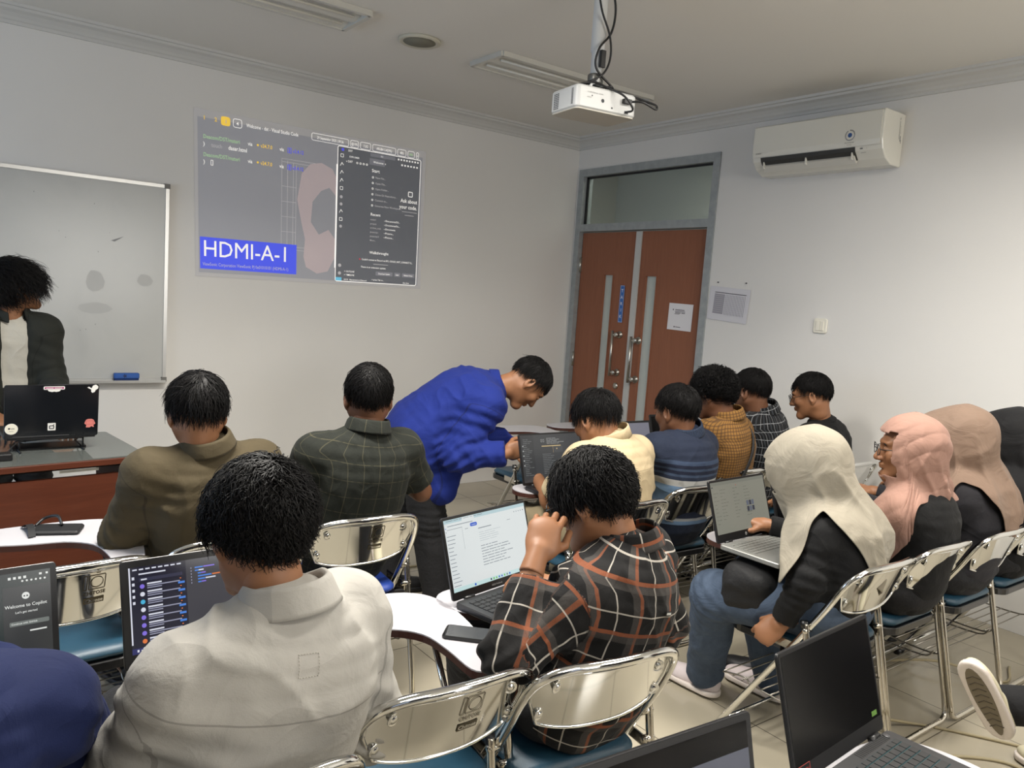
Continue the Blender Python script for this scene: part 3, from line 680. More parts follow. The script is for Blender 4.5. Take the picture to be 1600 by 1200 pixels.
def scribble(c,u,v,w,n,lh,ms,z=2,seg=(.008,.035),t=None,fill=.8,indent=0):
    for i in range(n):
        x=u+ (rs.choice((0,1,2))*indent); mx=u+w*rs.uniform(.35,1)*fill
        while x<mx:
            l=rs.uniform(*seg); c.rect(x,v+i*lh,min(l,u+w-x),t or lh*.38,rs.choice(ms),z); x+=l+.003
def scr_code(c,w,h):     # grey jacket laptop: editor with extension list
    bg=E('dark',(58,58,66),.35); side=E('side',(16,18,40),.25); wh=E('white',(220,222,235),.8); bl=E('blue',(70,130,220),.8); og=E('orange',(225,120,60),.8); pu=E('purple',(130,110,220),.8); cy=E('cyan',(70,180,220),.8); yl=E('yellow',(230,200,60),.9); bar=E('bar',(34,38,96),.4)
    c.rect(0,0,w,h,bg,1); c.rect(0,0,.118,h-.012,side,2); c.rect(0,.0,.003,h-.02,wh,3); 
    for i in range(8): c.rect(.008+i*.013,.004,.009,.003,wh,3)
    for i in range(5): c.rect(.006,.02+i*.013,.005,.006,wh,3)
    c.rect(.02,.014,.055,.003,wh,3); c.rect(.02,.024,.09,.007,E('field',(44,46,70),.3),3); c.rect(.024,.026,.012,.003,wh,4)
    cols=[pu,wh,cy,wh,pu,pu,pu,og,wh]
    for i in range(9):
        v=.036+i*.0165; c.disc(.026,v+.006,.0048,cols[i],4); c.rect(.036,v,.03,.0032,wh,4); c.rect(.036,v+.005,.068,.0024,E('dim',(150,152,175),.5),4); c.rect(.036,v+.0095,.03,.0022,E('dim',(150,152,175),.5),4); c.rect(.100,v+.008,.014,.0045,bl,4); c.rect(.104,v,.003,.002,og,4)
    c.text(.135,.010,'',.006,wh); c.rect(.215,.004,.05,.0025,wh,3)
    for i,(a,b) in enumerate(((.0,.045),(.0,.02),(.006,.018),(.006,.075),(.006,.04),(.006,.018))): 
        c.rect(.128,.018+i*.0065,.002,.003,E('dim',(150,152,175),.5),3); c.rect(.137+a,.018+i*.0065,b*.4,.003,bl,3); c.rect(.137+a+b*.42,.018+i*.0065,b*.55,.0028,cols[(i*3)%9] if i!=3 else og,3)
    c.rect(.13,h-.018,w-.135,.002,E('scroll',(120,120,190),.6),3)
    c.rect(0,h-.012,w,.012,bar,3); c.rect(.01,h-.009,.004,.005,wh,4); c.rect(.018,h-.008,.04,.003,wh,4)
    for i,m in enumerate((yl,og,cy,wh,wh,bl,pu,og,wh,wh,bl)): c.disc(.085+i*.015,h-.006,.0038,m,4)
def scr_copilot(c,w,h):
    bg=E('greenblack',(34,44,42),.45); sd=E('panelgrey',(46,48,48),.45); wh=E('white2',(226,228,224),.7); dm=E('dim2',(110,116,112),.4)
    c.rect(0,0,w,h,bg,1); c.rect(w-.085,.028,.085,h,sd,2)
    for i in range(4): c.rect(w-.075+i*.009,.008,.005,.005,wh,3)
    c.rect(w-.020,.006,.005,.004,wh,3); c.rect(w-.008,.006,.004,.004,wh,3)
    for i in range(6): c.disc(w-.05+i*.008,.018,.002,wh,3)
    c.rect(w-.20,.012,.06,.006,dm,3); c.disc(w-.13,.020,.003,wh,3); c.text(w-.11,.022,'Chat',.006,wh,3,True)
    c.disc(w-.045,.048,.007,wh,3); c.rect(w-.049,.047,.003,.003,sd,4); c.rect(w-.044,.047,.003,.003,sd,4)
    c.text(w-.045,.070,'Welcome to Copilot',.0092,wh,3,True,align='c',sx=.95); c.text(w-.045,.082,"Let's get started",.006,wh,3,True,align='c')
    c.rect(w-.075,.098,.07,.009,dm,3,.002); c.text(w-.072,.104,'Continue with GitHub',.005,wh,4,True); c.rect(w-.04,.118,.03,.003,wh,4)
def scr_doc(c,w,h):
    bg=E('page',(206,220,226),.62); pg=E('page2',(222,228,228),.62); tk=E('ink',(120,130,140),.3); bl=E('button',(40,90,200),.6); tb=E('tabbar',(180,206,212),.6); tsk=E('task',(196,224,224),.62); dk=E('dot',(30,40,60),.2); g=E('g',(110,190,90),.6)
    c.rect(0,0,w,h,pg,1); c.rect(0,0,w,.010,tb,2); c.rect(.07,.001,.05,.009,pg,3); c.rect(0,h-.011,w,.011,tsk,2)
    scribble(c,.008,.003,.20,1,.006,[tk],3,(.01,.03),.0016)
    c.rect(.012,.017,.10,.0018,tk,3); c.text(.07,.0195,'',.004,tk); c.rect(.10,.022,.028,.010,bl,3,.004); c.text(.114,.0288,'Download',.004,pg,4,True,align='c')
    for i in range(5): c.disc(w-.05+i*.010,.020,.0017,dk if i==4 else tk,3)
    c.rect(.008,.027,.06,.0012,tk,3); c.disc(.004,.023,.0015,bl,3); c.disc(.004,.033,.0015,tk,3)
    for v in range(14): c.rect(.004,.045+v*.0105,rs.uniform(.018,.036),.0016,tk,3)
    c.rect(.066,.030,.0006,.06,tk,3); c.rect(.078,.034,.012,.0014,tk,3)
    c.rect(.13,.041,.055,.0022,tk,3); c.rect(.255,.038,.015,.0012,tk,3)
    scribble(c,.13,.054,.15,5,.006,[E('inkpale',(170,180,186),.5)],3,(.02,.05),.0010)
    scribble(c,.13,.092,.17,8,.0078,[tk],3,(.008,.03),.0018)
    for i,m in enumerate((dk,g,g,bl,bl,g,tk,bl)): c.disc(.15+i*.0115,h-.0055,.003,m,4)
    c.disc(.085,h-.0055,.0035,bl,4)
def scr_editor(c,w,h):
    bg=E('ed',(54,56,58),.5); pn=E('ed2',(70,72,74),.5); wh=E('ed3',(170,172,170),.45); og=E('ed4',(205,180,130),.55); dm=E('ed5',(118,120,120),.4)
    c.rect(0,0,w,h,bg,1); c.rect(.07,0,w-.07,h,E('ed6',(60,62,64),.5),2); scribble(c,.012,.02,.05,20,.0085,[dm],3,(.01,.03),.002)
    for i in range(5): c.disc(.010,.05+i*.022,.0035,wh,4)
    c.outline(.112,.022,.008,.013,wh,.0012,.002,4).outline(.124,.022,.008,.013,wh,.0012,.002,4); scribble(c,.145,.018,.10,5,.006,[wh],4,(.01,.04),.0016)
    c.rect(.115,.052,.11,.004,og,4); c.rect(.178,.056,.001,.03,og,4); scribble(c,.115,.09,.07,12,.008,[dm],4,(.02,.05),.0018); c.rect(.185,.057,.05,.028,pn,3); c.disc(.20,.068,.003,og,5)
def scr_grey(c,w,h): c.rect(0,0,w,h,E('plaingrey',(112,112,124),.45),1); c.rect(0,h-.006,w,.006,E('plaingrey2',(90,90,112),.4),2)
def scr_hp(c,w,h):
    bg=E('hp',(128,128,116),.5); tk=E('hp2',(84,86,78),.3); dk=E('hp3',(50,54,66),.3); c.rect(0,0,w,h,bg,1); c.rect(0,0,w,.012,E('hp4',(116,118,108),.5),2)
    c.rect(.004,.016,.008,.004,dk,3)
    for u in (.05,.13,.20): scribble(c,u,.03,.055,10,.012,[tk],3,(.008,.02),.0012,fill=.6)
    scribble(c,.01,.04,.03,9,.014,[tk],3,(.01,.02),.0012,fill=.8); c.disc(.155,.02,.002,E('hp5',(170,70,60),.4),3)
    for i in range(3):
        for j in range(2): c.rect(.205+i*.017,.085+j*.022,.014,.018,dk if (i+j)%2 else E('hp6',(90,96,110),.4),4)
    c.rect(.205,.127,.03,.0015,tk,4)
def ex_gaming(root,M,w,h,L,d,t):
    c=Canvas(); rd=mat('sticker_red',(150,60,54),.5); gn=mat('sticker_green',(84,120,50),.5)
    c.outline(.012,.003,.042,.030,rd,.0015,z=1); c.text(.016,.018,'RYZEN',.011,rd,2,True); c.rect(.018,.023,.012,.004,mat('sticker_pale',(170,160,160),.5),2)
    Canvas().rect(w-.045,-.012,.022,.010,gn,2).build('green_sticker',frame(M@Vector((-w/2,.034,.0014)),(1,0,0),M.to_3x3()@Vector((0,1,0))),L)
    c.build('sticker',frame(M@Vector((-w/2,.034,.0014)),(1,0,0),M.to_3x3()@Vector((0,1,0))),L)
    m=MB()
    for i in range(18): m.box(.02+i*.007,.023+i*.007,-.022,-.006,t,t+.0006)
    m.build('vent',blackp,root)
    MB().lathe([(.007,t),(.007,t+.001),(.005,t+.0015)],16,M=Matrix.Translation((w/2-.03,-.012,0))).build('power_button',lgry,root)
    MB().lathe([(.0022,t),(.0022,t+.001)],10,M=Matrix.Translation((-.05,-.016,0))).build('indicator',E('ledwhite',(250,250,250)),root)
def ex_text(s,m,size=.007):
    def f(root,M,w,h,L,d,t): Canvas().text(0,0,s,size,m,1,True,align='c').build('maker_mark',frame(M@Vector((0,.008,.0012)),(1,0,0),M.to_3x3()@Vector((0,1,0))),L)
    return f
TZ=.6935
laptop(-4.465,-3.48,TZ,3,'dark laptop showing a copilot welcome screen at the left edge',op=105,screen=scr_copilot)
laptop(-3.995,-3.525,TZ,2,'black laptop showing code and an extension list before the light grey jacket',w=.362,op=106,screen=scr_code,bez=.016,chin=.03,lid=lblk)
laptop(-3.18,-3.49,TZ,12,'dark laptop showing a bright document page before the orange plaid shirt',op=108,screen=scr_doc,extras=ex_text('ASUS Vivobook',mat('mark_grey',(150,150,150),.4)),bez=.008,base=lblk)
laptop(-2.185,-2.555,TZ,-3,'dark laptop with a grey code editor that the bending person points at',op=108,screen=scr_editor,bez=.008,chin=.012,h=.235)
laptop(-1.50,-2.36,TZ,-3,'laptop with a plain grey screen before the striped polo shirt',op=108,screen=scr_grey)
laptop(-.98,-2.22,TZ,-3,'dark laptop mostly hidden behind the head of the person in mustard checks',op=108)
laptop(-2.03,-3.50,TZ,3,'grey laptop with a pale web page open before the cream headscarf',op=108,base=lsil,keys=mat('key_grey',(120,120,116),.45),screen=scr_hp,bez=.008,chin=.03,extras=lambda root,M,w,h,L,d,t:(Canvas().disc(0,0,.006,mat('round_mark',(190,190,190),.3,.5),1,16).text(0,.003,'hp',.008,blackp,2,True,align='c').build('maker_mark',frame(M@Vector((0,.015,.0012)),(1,0,0),M.to_3x3()@Vector((0,1,0))),L)))
laptop(-1.60,-3.46,TZ,0,'dark laptop half hidden behind the cream headscarf',op=106)
glow=E('keyglow',(34,74,78))
laptop(-3.085,-4.515,TZ,4,'black laptop with a switched off screen and glowing keys at the lower right',w=.352,d=.25,op=106,h=.235,extras=ex_gaming,keyglow=glow,bez=.008,chin=.03,base=mat('laptop_charcoal',(36,36,38),.4))
laptop(-3.655,-4.60,TZ,-4,'dark laptop cut by the bottom edge between the plaid shirt and the switched off laptop',w=.358,op=104,screen=lambda c,w,h:(c.rect(0,0,w,h,scr_off,1),c.rect(.135,.04,w-.135,h-.04,E('slate',(92,94,104),.4),2)))

# ---------------------------------------------------------------- instructor desk
def desk():
    root=empty('teacher_desk',(-4.35,-1.36,0),R(7),'brown wooden teacher desk with a glass top at the left edge','desk')
    n=N('desk_veneer',.3); v=n.obj(); mp=n.t.nodes.new('ShaderNodeMapping'); mp.inputs['Scale'].default_value=(.7,8,8); n.t.links.new(v,mp.inputs[0])
    wd=n.done(n.mix(n.noise(mp.outputs[0],5,6,1),lin((70,36,26)),lin((98,54,38))))
    w,d=.60,.30
    MB().prism(rrect(-w,w,-d,d,.02,3),.715,.742,bev=.003).build('desk_top',wd,root)
    MB().box(-w+.03,w-.03,-d+.03,-d+.05,.10,.672).build('modesty_panel',wd,root)
    for s in (-1,1): MB().box(s*(w-.045)-.012,s*(w-.045)+.012,-d+.03,d-.03,0,.715).build('side_panel',wd,root)
    MB().box(-w+.03,w-.03,-d+.05,d-.06,.70,.715).build('gap_shade',mat('gap_shade_black',(14,12,12),.8),root)  # near-black slab, paints the shade of the gap under the top
    gm=N('desk_glass',.04); gm.b.inputs['Transmission Weight'].default_value=.25; gm.b.inputs['Specular IOR Level'].default_value=.9
    g=gm.done(lin((112,116,112)))
    MB().prism(rrect(-w+.01,w-.01,-d+.01,d-.01,.015,3),.7425,.748).build('glass_sheet',g,root)
    c=Canvas(); c.rect(0,0,.15,.11,mat('desk_paper',(205,204,196),.7),1)
    c.build('paper_under_glass',frame((.20,.16,.7482),(1,.2,0),(-.2,1,0)),root)
    Canvas().rect(0,0,.15,.012,mat('desk_paper',(205,204,196),.7),1).build('paper_edge',frame((.25,-d+.028,.704),(1,0,0),(0,0,1)),root); Canvas().rect(-.30,.004,.02,.012,mat('desk_paper',(205,204,196),.7),1).build('paper_scrap',frame((.25,-d+.028,.704),(1,0,0),(0,0,1)),root)
    return root
desk()
def instructor_laptop():
    # lid back faces the camera; base behind it on a low stand
    root=empty('laptop',(-4.075,-1.40,.806),R(182),'black laptop seen from its lid with stickers on the teacher desk','laptop')
    w,d,h,t=.352,.245,.232,.018
    MB().prism(rrect(-w/2,w/2,-d,0,.012,4),0,t,bev=.003).build('base',lblk,root)
    M=frame((0,.006,t-.012),(1,0,0),(0,math.sin(R(6)),math.cos(R(6))))
    L=MB().prism(rrect(-w/2,w/2,0,h,.008,4),-.008,0,M=M,bev=.001).build('screen_lid',mat('lid_gloss_black',(18,20,24),.16,spec=.6),root)
    MB().box(-w/2+.01,w/2-.01,-.02,.012,-.002,.012).build('hinge_bar',blackp,root)
    B=frame(M@Vector((w/2,h,-.0085)),(-1,0,0),M.to_3x3()@Vector((0,1,0)))
    wt=mat('sticker_white',(220,220,216),.5); mg=mat('sticker_magenta',(150,40,100),.5); pk=mat('sticker_pink',(205,120,112),.5); ik=mat('sticker_ink',(40,42,48),.5)
    c=Canvas(); c.rect(.14,.006,.08,.015,wt,1,.005).rect(.144,.009,.072,.009,mg,2,.003).rect(.149,.0125,.028,.003,wt,3).rect(.181,.0125,.029,.003,wt,3).poly([(.155,.021),(.205,.021),(.20,.028),(.188,.031),(.18,.029),(.172,.031),(.16,.028)],wt,1); c.build('banner_sticker',B,L)
    c=Canvas(); c.poly([(.305,.014),(.312,.010),(.322,.018),(.327,.006),(.338,.001),(.348,.008),(.348,.018),(.338,.026),(.335,.034),(.325,.038),(.320,.030),(.322,.024),(.312,.018)],wt,1); c.build('white_sticker',B,L)
    c=Canvas(); c.disc(.026,.188,.024,wt,1,24).disc(.026,.188,.0225,mat('sticker_cream',(226,222,206),.5),2,24).disc(.018,.186,.004,ik,3).text(.031,.190,'UX',.010,ik,3,True,align='c').rect(.018,.197,.016,.0015,ik,3); c.build('round_sticker',B,L)
    c=Canvas(); c.rect(.158,.168,.03,.033,wt,1,.002).outline(.163,.178,.020,.017,ik,.004,.004,2).line([(.175,.182),(.183,.173)],.003,ik,3); c.build('square_sticker',B,L)
    c=Canvas(); c.poly([(.298,.176),(.304,.160),(.312,.156),(.326,.156),(.334,.160),(.341,.178),(.334,.184),(.336,.194),(.326,.190),(.318,.195),(.304,.194),(.306,.184)],pk,2).outline(.304,.164,.030,.018,mat('sticker_rose',(170,90,88),.5),.002,.004,3); c.build('pink_sticker',B,L)
    c=Canvas(); c.rect(.03,.222,.21,.0035,lgry,1); 
    for i in range(5): c.rect(.245+i*.014,.219,.010,.005,blackp,2)
    c.build('vent',B,L)
    st=empty('laptop_stand',(-4.075,-1.33,.7485),R(2),'folding black laptop stand on the glass of the teacher desk','stand')
    for s in (-1,1): MB().tube([(s*.12,-.09,.004),(s*.12,.12,.004),(s*.12,.05,.03),(s*.12,-.06,.052)],.004,6).tube([(s*.12,-.055,.004),(s*.12,-.06,.052)],.004,6).build('stand_arm',blackp,st)
    MB().box(-.14,.14,-.02,.10,.0,.006).tube([(-.12,-.06,.052),(.12,-.06,.052)],.004,6).build('stand_plate',blackp,st)
    o=empty('docking_box',(-4.28,-1.53,.7485),R(5),'small black adapter box on the desk left of the laptop','adapter')
    MB().prism(rrect(-.05,.05,-.03,.03,.008),0,.028,bev=.004).build('case',blackp,o)
    tag(MB().tube(spline([(-4.25,-1.50,.762),(-4.22,-1.46,.79),(-4.19,-1.42,.80),(-4.17,-1.40,.795)],6),.003,6).build('usb_cable',blackp),'short black cable from the adapter to the laptop on the desk','cable')
instructor_laptop()

# ---------------------------------------------------------------- small things on tablets and floor
def phone(x,y,z,yaw,label,m):
    root=empty('smartphone',(x,y,z),R(yaw),label,'phone')
    MB().prism(rrect(-.037,.037,-.078,.078,.011,5),0,.009,bev=.002).build('body',mat('phone_black',(16,16,18),.3),root)
    MB().prism(rrect(-.034,.034,-.075,.075,.009,5),.009,.0096).build('screen',mat('phone_glass',(10,10,12),.04,spec=.8),root); return root
phone(-3.405,-3.70,TZ,46,'black smartphone lying on the white tablet beside the grey jacket',None)
root=empty('black_pouch',(-4.17,-2.415,TZ),R(-20),'flat black pouch on the white tablet beside the olive shirt','pouch')
MB().prism(rrect(-.07,.07,-.045,.045,.01),0,.014,bev=.005).build('pouch_body',mat('pouch_black',(20,20,22),.6),root)
MB().tube(spline([(-.07,.02,.012),(-.05,.05,.03),(-.01,.04,.04),(.01,.01,.018)],6),.005,6).build('cord',blackp,root)
root=empty('black_strap',(-4.265,-2.40,TZ),R(20),'short black strap curving over the white tablet','strap')
MB().grid(lambda u,v:((u-.5)*.022+.03*math.sin(v*1.6),-.06+.12*v,.004+.02*math.sin(v*PI)),2,12).grid(lambda u,v:((.5-u)*.022+.03*math.sin(v*1.6),-.06+.12*v,.001+.02*math.sin(v*PI)),2,12).build('band',mat('strap_black',(24,24,26),.6),root)
cabm=mat('cable_beige',(150,138,108),.5); cabd=mat('cable_dark',(40,36,32),.5)
def floorcable(pts,r,label,m=cabm): return tag(MB().tube(spline(pts,8),r,8).build('power_cable',m),label,'cable')
floorcable([(-2.55,-1.72,.006),(-2.40,-1.55,.006),(-2.10,-1.62,.006),(-2.06,-1.95,.008),(-2.20,-2.25,.006),(-2.30,-2.6,.006),(-2.35,-2.95,.006)],.006,'beige cable looping on the floor right of the bending person')
floorcable([(-2.45,-1.95,.006),(-2.25,-1.80,.008),(-1.95,-1.9,.006),(-1.8,-2.15,.006),(-2.0,-2.45,.006)],.005,'second beige cable on the floor behind the document laptop')
floorcable([(-1.72,-4.02,.006),(-1.55,-4.10,.006),(-1.40,-4.25,.007),(-1.50,-4.42,.02),(-1.75,-4.30,.10),(-1.88,-4.02,.12),(-1.72,-3.86,.08),(-1.45,-3.92,.012),(-1.30,-4.1,.006),(-1.15,-4.35,.006)],.006,'beige power cable in a loose loop under the sneaker at the lower right')
floorcable([(-1.9,-3.95,.006),(-1.6,-4.2,.006),(-1.35,-4.35,.006),(-1.1,-4.5,.006),(-.8,-4.4,.006)],.006,'beige cable lying along the tiles at the lower right corner')
floorcable([(-1.0,-3.55,.006),(-.85,-3.75,.05),(-.70,-3.95,.006),(-.5,-3.9,.006)],.006,'beige cable arching behind the sneaker')

# ---------------------------------------------------------------- organic modelling: distance fields + surface nets
A=lambda *v: np.array(v,float)
def nrm(v): v=np.asarray(v,float); return v/(np.linalg.norm(v)+1e-12)
def smin(a,b,k):
    if k<=0: return np.minimum(a,b)
    h=np.clip(.5+.5*(b-a)/k,0,1); return b+(a-b)*h-k*h*(1-h)
def d_cap(P,a,b,ra,rb):
    a=A(*a);b=A(*b); ba=b-a; h=np.clip(((P-a)@ba)/(ba@ba+1e-12),0,1); q=P-a-h[...,None]*ba
    return np.sqrt((q*q).sum(-1))-(ra+(rb-ra)*h)
def d_ell(P,c,r,Rm=None):
    q=P-A(*c)
    if Rm is not None: q=q@Rm          # columns of Rm = local axes
    r=A(*r); k0=np.sqrt(((q/r)**2).sum(-1)); k1=np.sqrt(((q/(r*r))**2).sum(-1))+1e-9
    return k0*(k0-1)/k1
def d_box(P,c,h,rd,Rm=None):
    q=P-A(*c)
    if Rm is not None: q=q@Rm
    q=np.abs(q)-(A(*h)-rd); return np.sqrt((np.maximum(q,0)**2).sum(-1))+np.minimum(q.max(-1),0)-rd
class Field:
    def __init__(s,lo,hi,h):
        s.h=h; s.lo=np.asarray(lo,float); n=np.ceil((np.asarray(hi)-s.lo)/h).astype(int)+1; s.n=n; s.F=np.full(n,.2,np.float32)
    def block(s,lo,hi,pad):
        i0=np.maximum(np.floor((np.asarray(lo)-pad-s.lo)/s.h).astype(int),0); i1=np.minimum(np.ceil((np.asarray(hi)+pad-s.lo)/s.h).astype(int)+1,s.n)
        sl=tuple(slice(a,b) for a,b in zip(i0,i1))
        g=np.stack(np.meshgrid(*[s.lo[k]+s.h*np.arange(i0[k],max(i1[k],i0[k])) for k in range(3)],indexing='ij'),-1); return sl,g
    def op(s,fn,lo,hi,k=.02,mode='u'):
        sl,g=s.block(lo,hi,k+2.5*s.h)
        if g.size==0: return s
        d=fn(g); a=s.F[sl]
        s.F[sl]= smin(a,d,k) if mode=='u' else -smin(-a,d,k)      # 's' subtracts d
        return s
    def cap(s,a,b,ra,rb,k=.02,mode='u'):
        r=max(ra,rb); return s.op(lambda g:d_cap(g,a,b,ra,rb),np.minimum(a,b)-r,np.maximum(a,b)+r,k,mode)
    def ell(s,c,r,k=.02,Rm=None,mode='u'):
        m=max(r); return s.op(lambda g:d_ell(g,c,r,Rm),A(*c)-m,A(*c)+m,k,mode)
    def box(s,c,h,rd,k=.01,Rm=None,mode='u'):
        m=np.linalg.norm(h); return s.op(lambda g:d_box(g,c,h,rd,Rm),A(*c)-m,A(*c)+m,k,mode)
    def clip(s,p,n):       # keep the side where (x-p).n < 0
        g=s.block(s.lo,s.lo+s.n*s.h,0)[1]; s.F=np.maximum(s.F,((g-A(*p))@nrm(n)).astype(np.float32)); return s
    def mesh(s):
        F=s.F; Sg=F<0; n=F.shape
        F=F.copy(); 
        for ax in range(3):
            for e in (0,-1):
                sl=[slice(None)]*3; sl[ax]=e; F[tuple(sl)]=np.maximum(F[tuple(sl)],1e-4)
        Sg=F<0
        cnt=np.zeros([x-1 for x in n],np.int8)
        offs=[(a,b,c) for a in (0,1) for b in (0,1) for c in (0,1)]
        for o in offs: cnt+=Sg[o[0]:n[0]-1+o[0],o[1]:n[1]-1+o[1],o[2]:n[2]-1+o[2]]
        mixed=(cnt>0)&(cnt<8); idx=np.full(mixed.shape,-1,np.int32); I=np.argwhere(mixed); idx[mixed]=np.arange(len(I))
        C=np.stack([F[I[:,0]+o[0],I[:,1]+o[1],I[:,2]+o[2]] for o in offs],1)
        pos=np.zeros((len(I),3)); w=np.zeros(len(I))
        for i,a in enumerate(offs):
            for j,b in enumerate(offs):
                if j>i and sum(abs(x-y) for x,y in zip(a,b))==1:
                    f0,f1=C[:,i],C[:,j]; m=(f0<0)!=(f1<0); t=np.where(m,f0/(f0-f1+1e-20),0)
                    p=A(*a)+t[:,None]*(A(*b)-A(*a)); pos+=p*m[:,None]; w+=m
        V=s.lo+s.h*(I+pos/w[:,None]); Q=[]
        for ax in range(3):
            sl0=[slice(0,n[k]-1) if k==ax else slice(1,n[k]-1) for k in range(3)]; sl1=list(sl0); sl1[ax]=slice(1,n[ax])
            a=Sg[tuple(sl0)]; b=Sg[tuple(sl1)]; E=np.argwhere(a!=b); 
            if not len(E): continue
            o=[0 if k==ax else 1 for k in range(3)]; E=E+o; u,v=[k for k in range(3) if k!=ax]
            def cell(du,dv):
                e=E.copy(); e[:,u]-=du; e[:,v]-=dv; return idx[e[:,0],e[:,1],e[:,2]]
            q=np.stack([cell(1,1),cell(0,1),cell(0,0),cell(1,0)],1)
            fl=Sg[E[:,0],E[:,1],E[:,2]]; 
            if ax==1: fl=~fl
            q[~fl]=q[~fl][:,::-1]; Q.append(q)
        return V,np.concatenate(Q)
def vnormals(V,Fc):
    a,b,c,d=[V[Fc[:,i]] for i in range(4)]; n=np.cross(c-a,d-b); N_=np.zeros_like(V)
    for i in range(4): np.add.at(N_,Fc[:,i],n)
    return N_/(np.linalg.norm(N_,axis=1,keepdims=True)+1e-12)
def vnoise(P,sc,seed=0):
    """cheap smooth value noise"""
    q=P*sc+seed*17.3; i=np.floor(q).astype(np.int64); f=q-i; f=f*f*(3-2*f); out=0
    def hsh(a,b,c): 
        h=(a*73856093)^(b*19349663)^(c*83492791); h=(h^(h>>13))*1274126177; return ((h&0xffff)/65535.0)
    for dx in (0,1):
        for dy in (0,1):
            for dz in (0,1):
                w=(f[...,0] if dx else 1-f[...,0])*(f[...,1] if dy else 1-f[...,1])*(f[...,2] if dz else 1-f[...,2])
                out=out+w*hsh(i[...,0]+dx,i[...,1]+dy,i[...,2]+dz)
    return out*2-1
def rotm(yaw,pitch,roll):
    """local axes as columns: x right, y forward, z up; yaw ccw about z, pitch>0 nods down, roll>0 tilts to its right"""
    y,p,r=R(yaw),R(-pitch),R(roll)
    Rz=A([math.cos(y),-math.sin(y),0],[math.sin(y),math.cos(y),0],[0,0,1]).reshape(3,3)
    Rx=np.array([[1,0,0],[0,math.cos(p),-math.sin(p)],[0,math.sin(p),math.cos(p)]])
    Ry=np.array([[math.cos(r),0,math.sin(r)],[0,1,0],[-math.sin(r),0,math.cos(r)]])
    return Rz@Rx@Ry

# ---------------------------------------------------------------- heads, hands, bodies
_hc={}
def head_geo(fine):
    """head in its own frame: x right, y forward, z up, origin between the ears"""
    if fine in _hc: return _hc[fine]
    f=Field(A(-.105,-.135,-.155),A(.105,.14,.14),fine)
    f.ell((0,-.012,.035),(.077,.098,.091)); f.ell((0,.030,-.028),(.062,.066,.082),.03)
    for s in (-1,1): f.cap(A(s*.052,.0,-.045),A(s*.018,.07,-.097),.022,.017,.03); f.ell((s*.040,.068,-.018),(.022,.022,.022),.02)
    f.cap(A(-.016,.078,-.098),A(.016,.078,-.098),.017,.017,.02)
    f.ell((0,.080,.032),(.05,.02,.014),.02)                                    # brow
    for s in (-1,1): f.ell((s*.031,.100,.010),(.019,.016,.013),.012,mode='s')
    f.cap(A(0,.092,.012),A(0,.112,-.026),.0085,.0125,.012)
    for s in (-1,1): f.ell((s*.012,.101,-.031),(.009,.011,.008),.006); f.ell((s*.031,.084,.009),(.0145,.0125,.0095),.003)
    f.ell((0,.092,-.052),(.024,.012,.007),.006); f.ell((0,.091,-.062),(.021,.012,.007),.005)
    for s in (-1,1):
        Rm=rotm(s*-22,0,0)
        f.ell((s*.081,-.012,-.004),(.0085,.020,.033),.006,Rm); f.ell((s*.089,-.008,-.000),(.0075,.011,.021),.004,Rm,'s'); f.ell((s*.077,-.004,-.033),(.007,.009,.012),.006)
    f.cap(A(0,-.030,-.05),A(0,-.022,-.095),.054,.052,.03)
    _hc[fine]=f.mesh(); return _hc[fine]
def hand_geo(kind):
    """right hand, wrist at origin, fingers +y, back of the hand +z, thumb at -x"""
    if ('h',kind) in _hc: return _hc[('h',kind)]
    curl={'relax':(22,30,20),'fist':(62,78,45),'pinch':(48,52,30),'flat':(8,12,8),'key':(28,38,22),'hold':(30,48,36)}[kind]
    f=Field(A(-.085,-.05,-.085),A(.06,.20,.035),.0028)
    f.cap(A(0,-.06,0),A(0,.01,0),.031,.0255,.012); f.ell((0,.045,-.001),(.041,.056,.0185),.012); f.ell((.004,.070,.0),(.040,.026,.014),.010); f.ell((-.026,.03,-.008),(.017,.032,.014),.012)
    for i,(x,L,r) in enumerate(((-.0305,.076,.0088),(-.0105,.084,.009),(.0105,.078,.0086),(.030,.062,.0077))):
        p=A(x,.085-.004*abs(i-1),.0); ang=0; sp=math.radians((-5,-1,3,8)[i]); seg=(.46,.30,.24)
        for j in range(3):
            ang+=math.radians(curl[j]*(1+.10*(i-1))); d=A(math.sin(sp)*math.cos(ang),math.cos(ang)*math.cos(sp),-math.sin(ang)); q=p+d*L*seg[j]
            f.cap(p,q,r*(1-.07*j),r*(1-.07*(j+1)),.004 if j==0 else .0015); p=q
    th={'relax':((-.80,.58,-.25),(-.45,.85,-.25)),'fist':((-.45,.75,-.50),(.55,.65,-.50)),'pinch':((-.5,.7,-.6),(.0,.85,-.5)),'flat':((-.85,.5,-.1),(-.55,.8,-.1)),'key':((-.6,.7,-.4),(-.1,.9,-.35)),'hold':((-.55,.72,-.45),(.0,.92,-.4))}[kind]
    p=A(-.030,.020,-.006); q=p+nrm(th[0])*.042; f.cap(p,q,.0125,.0108,.008); f.cap(q,q+nrm(th[1])*.046,.0105,.0085,.002)
    _hc[('h',kind)]=f.mesh(); return _hc[('h',kind)]
def merge(parts):
    Vs=[];Fs=[];n=0
    for V,F_ in parts: Vs.append(V);Fs.append(F_+n);n+=len(V)
    return np.concatenate(Vs),np.concatenate(Fs)
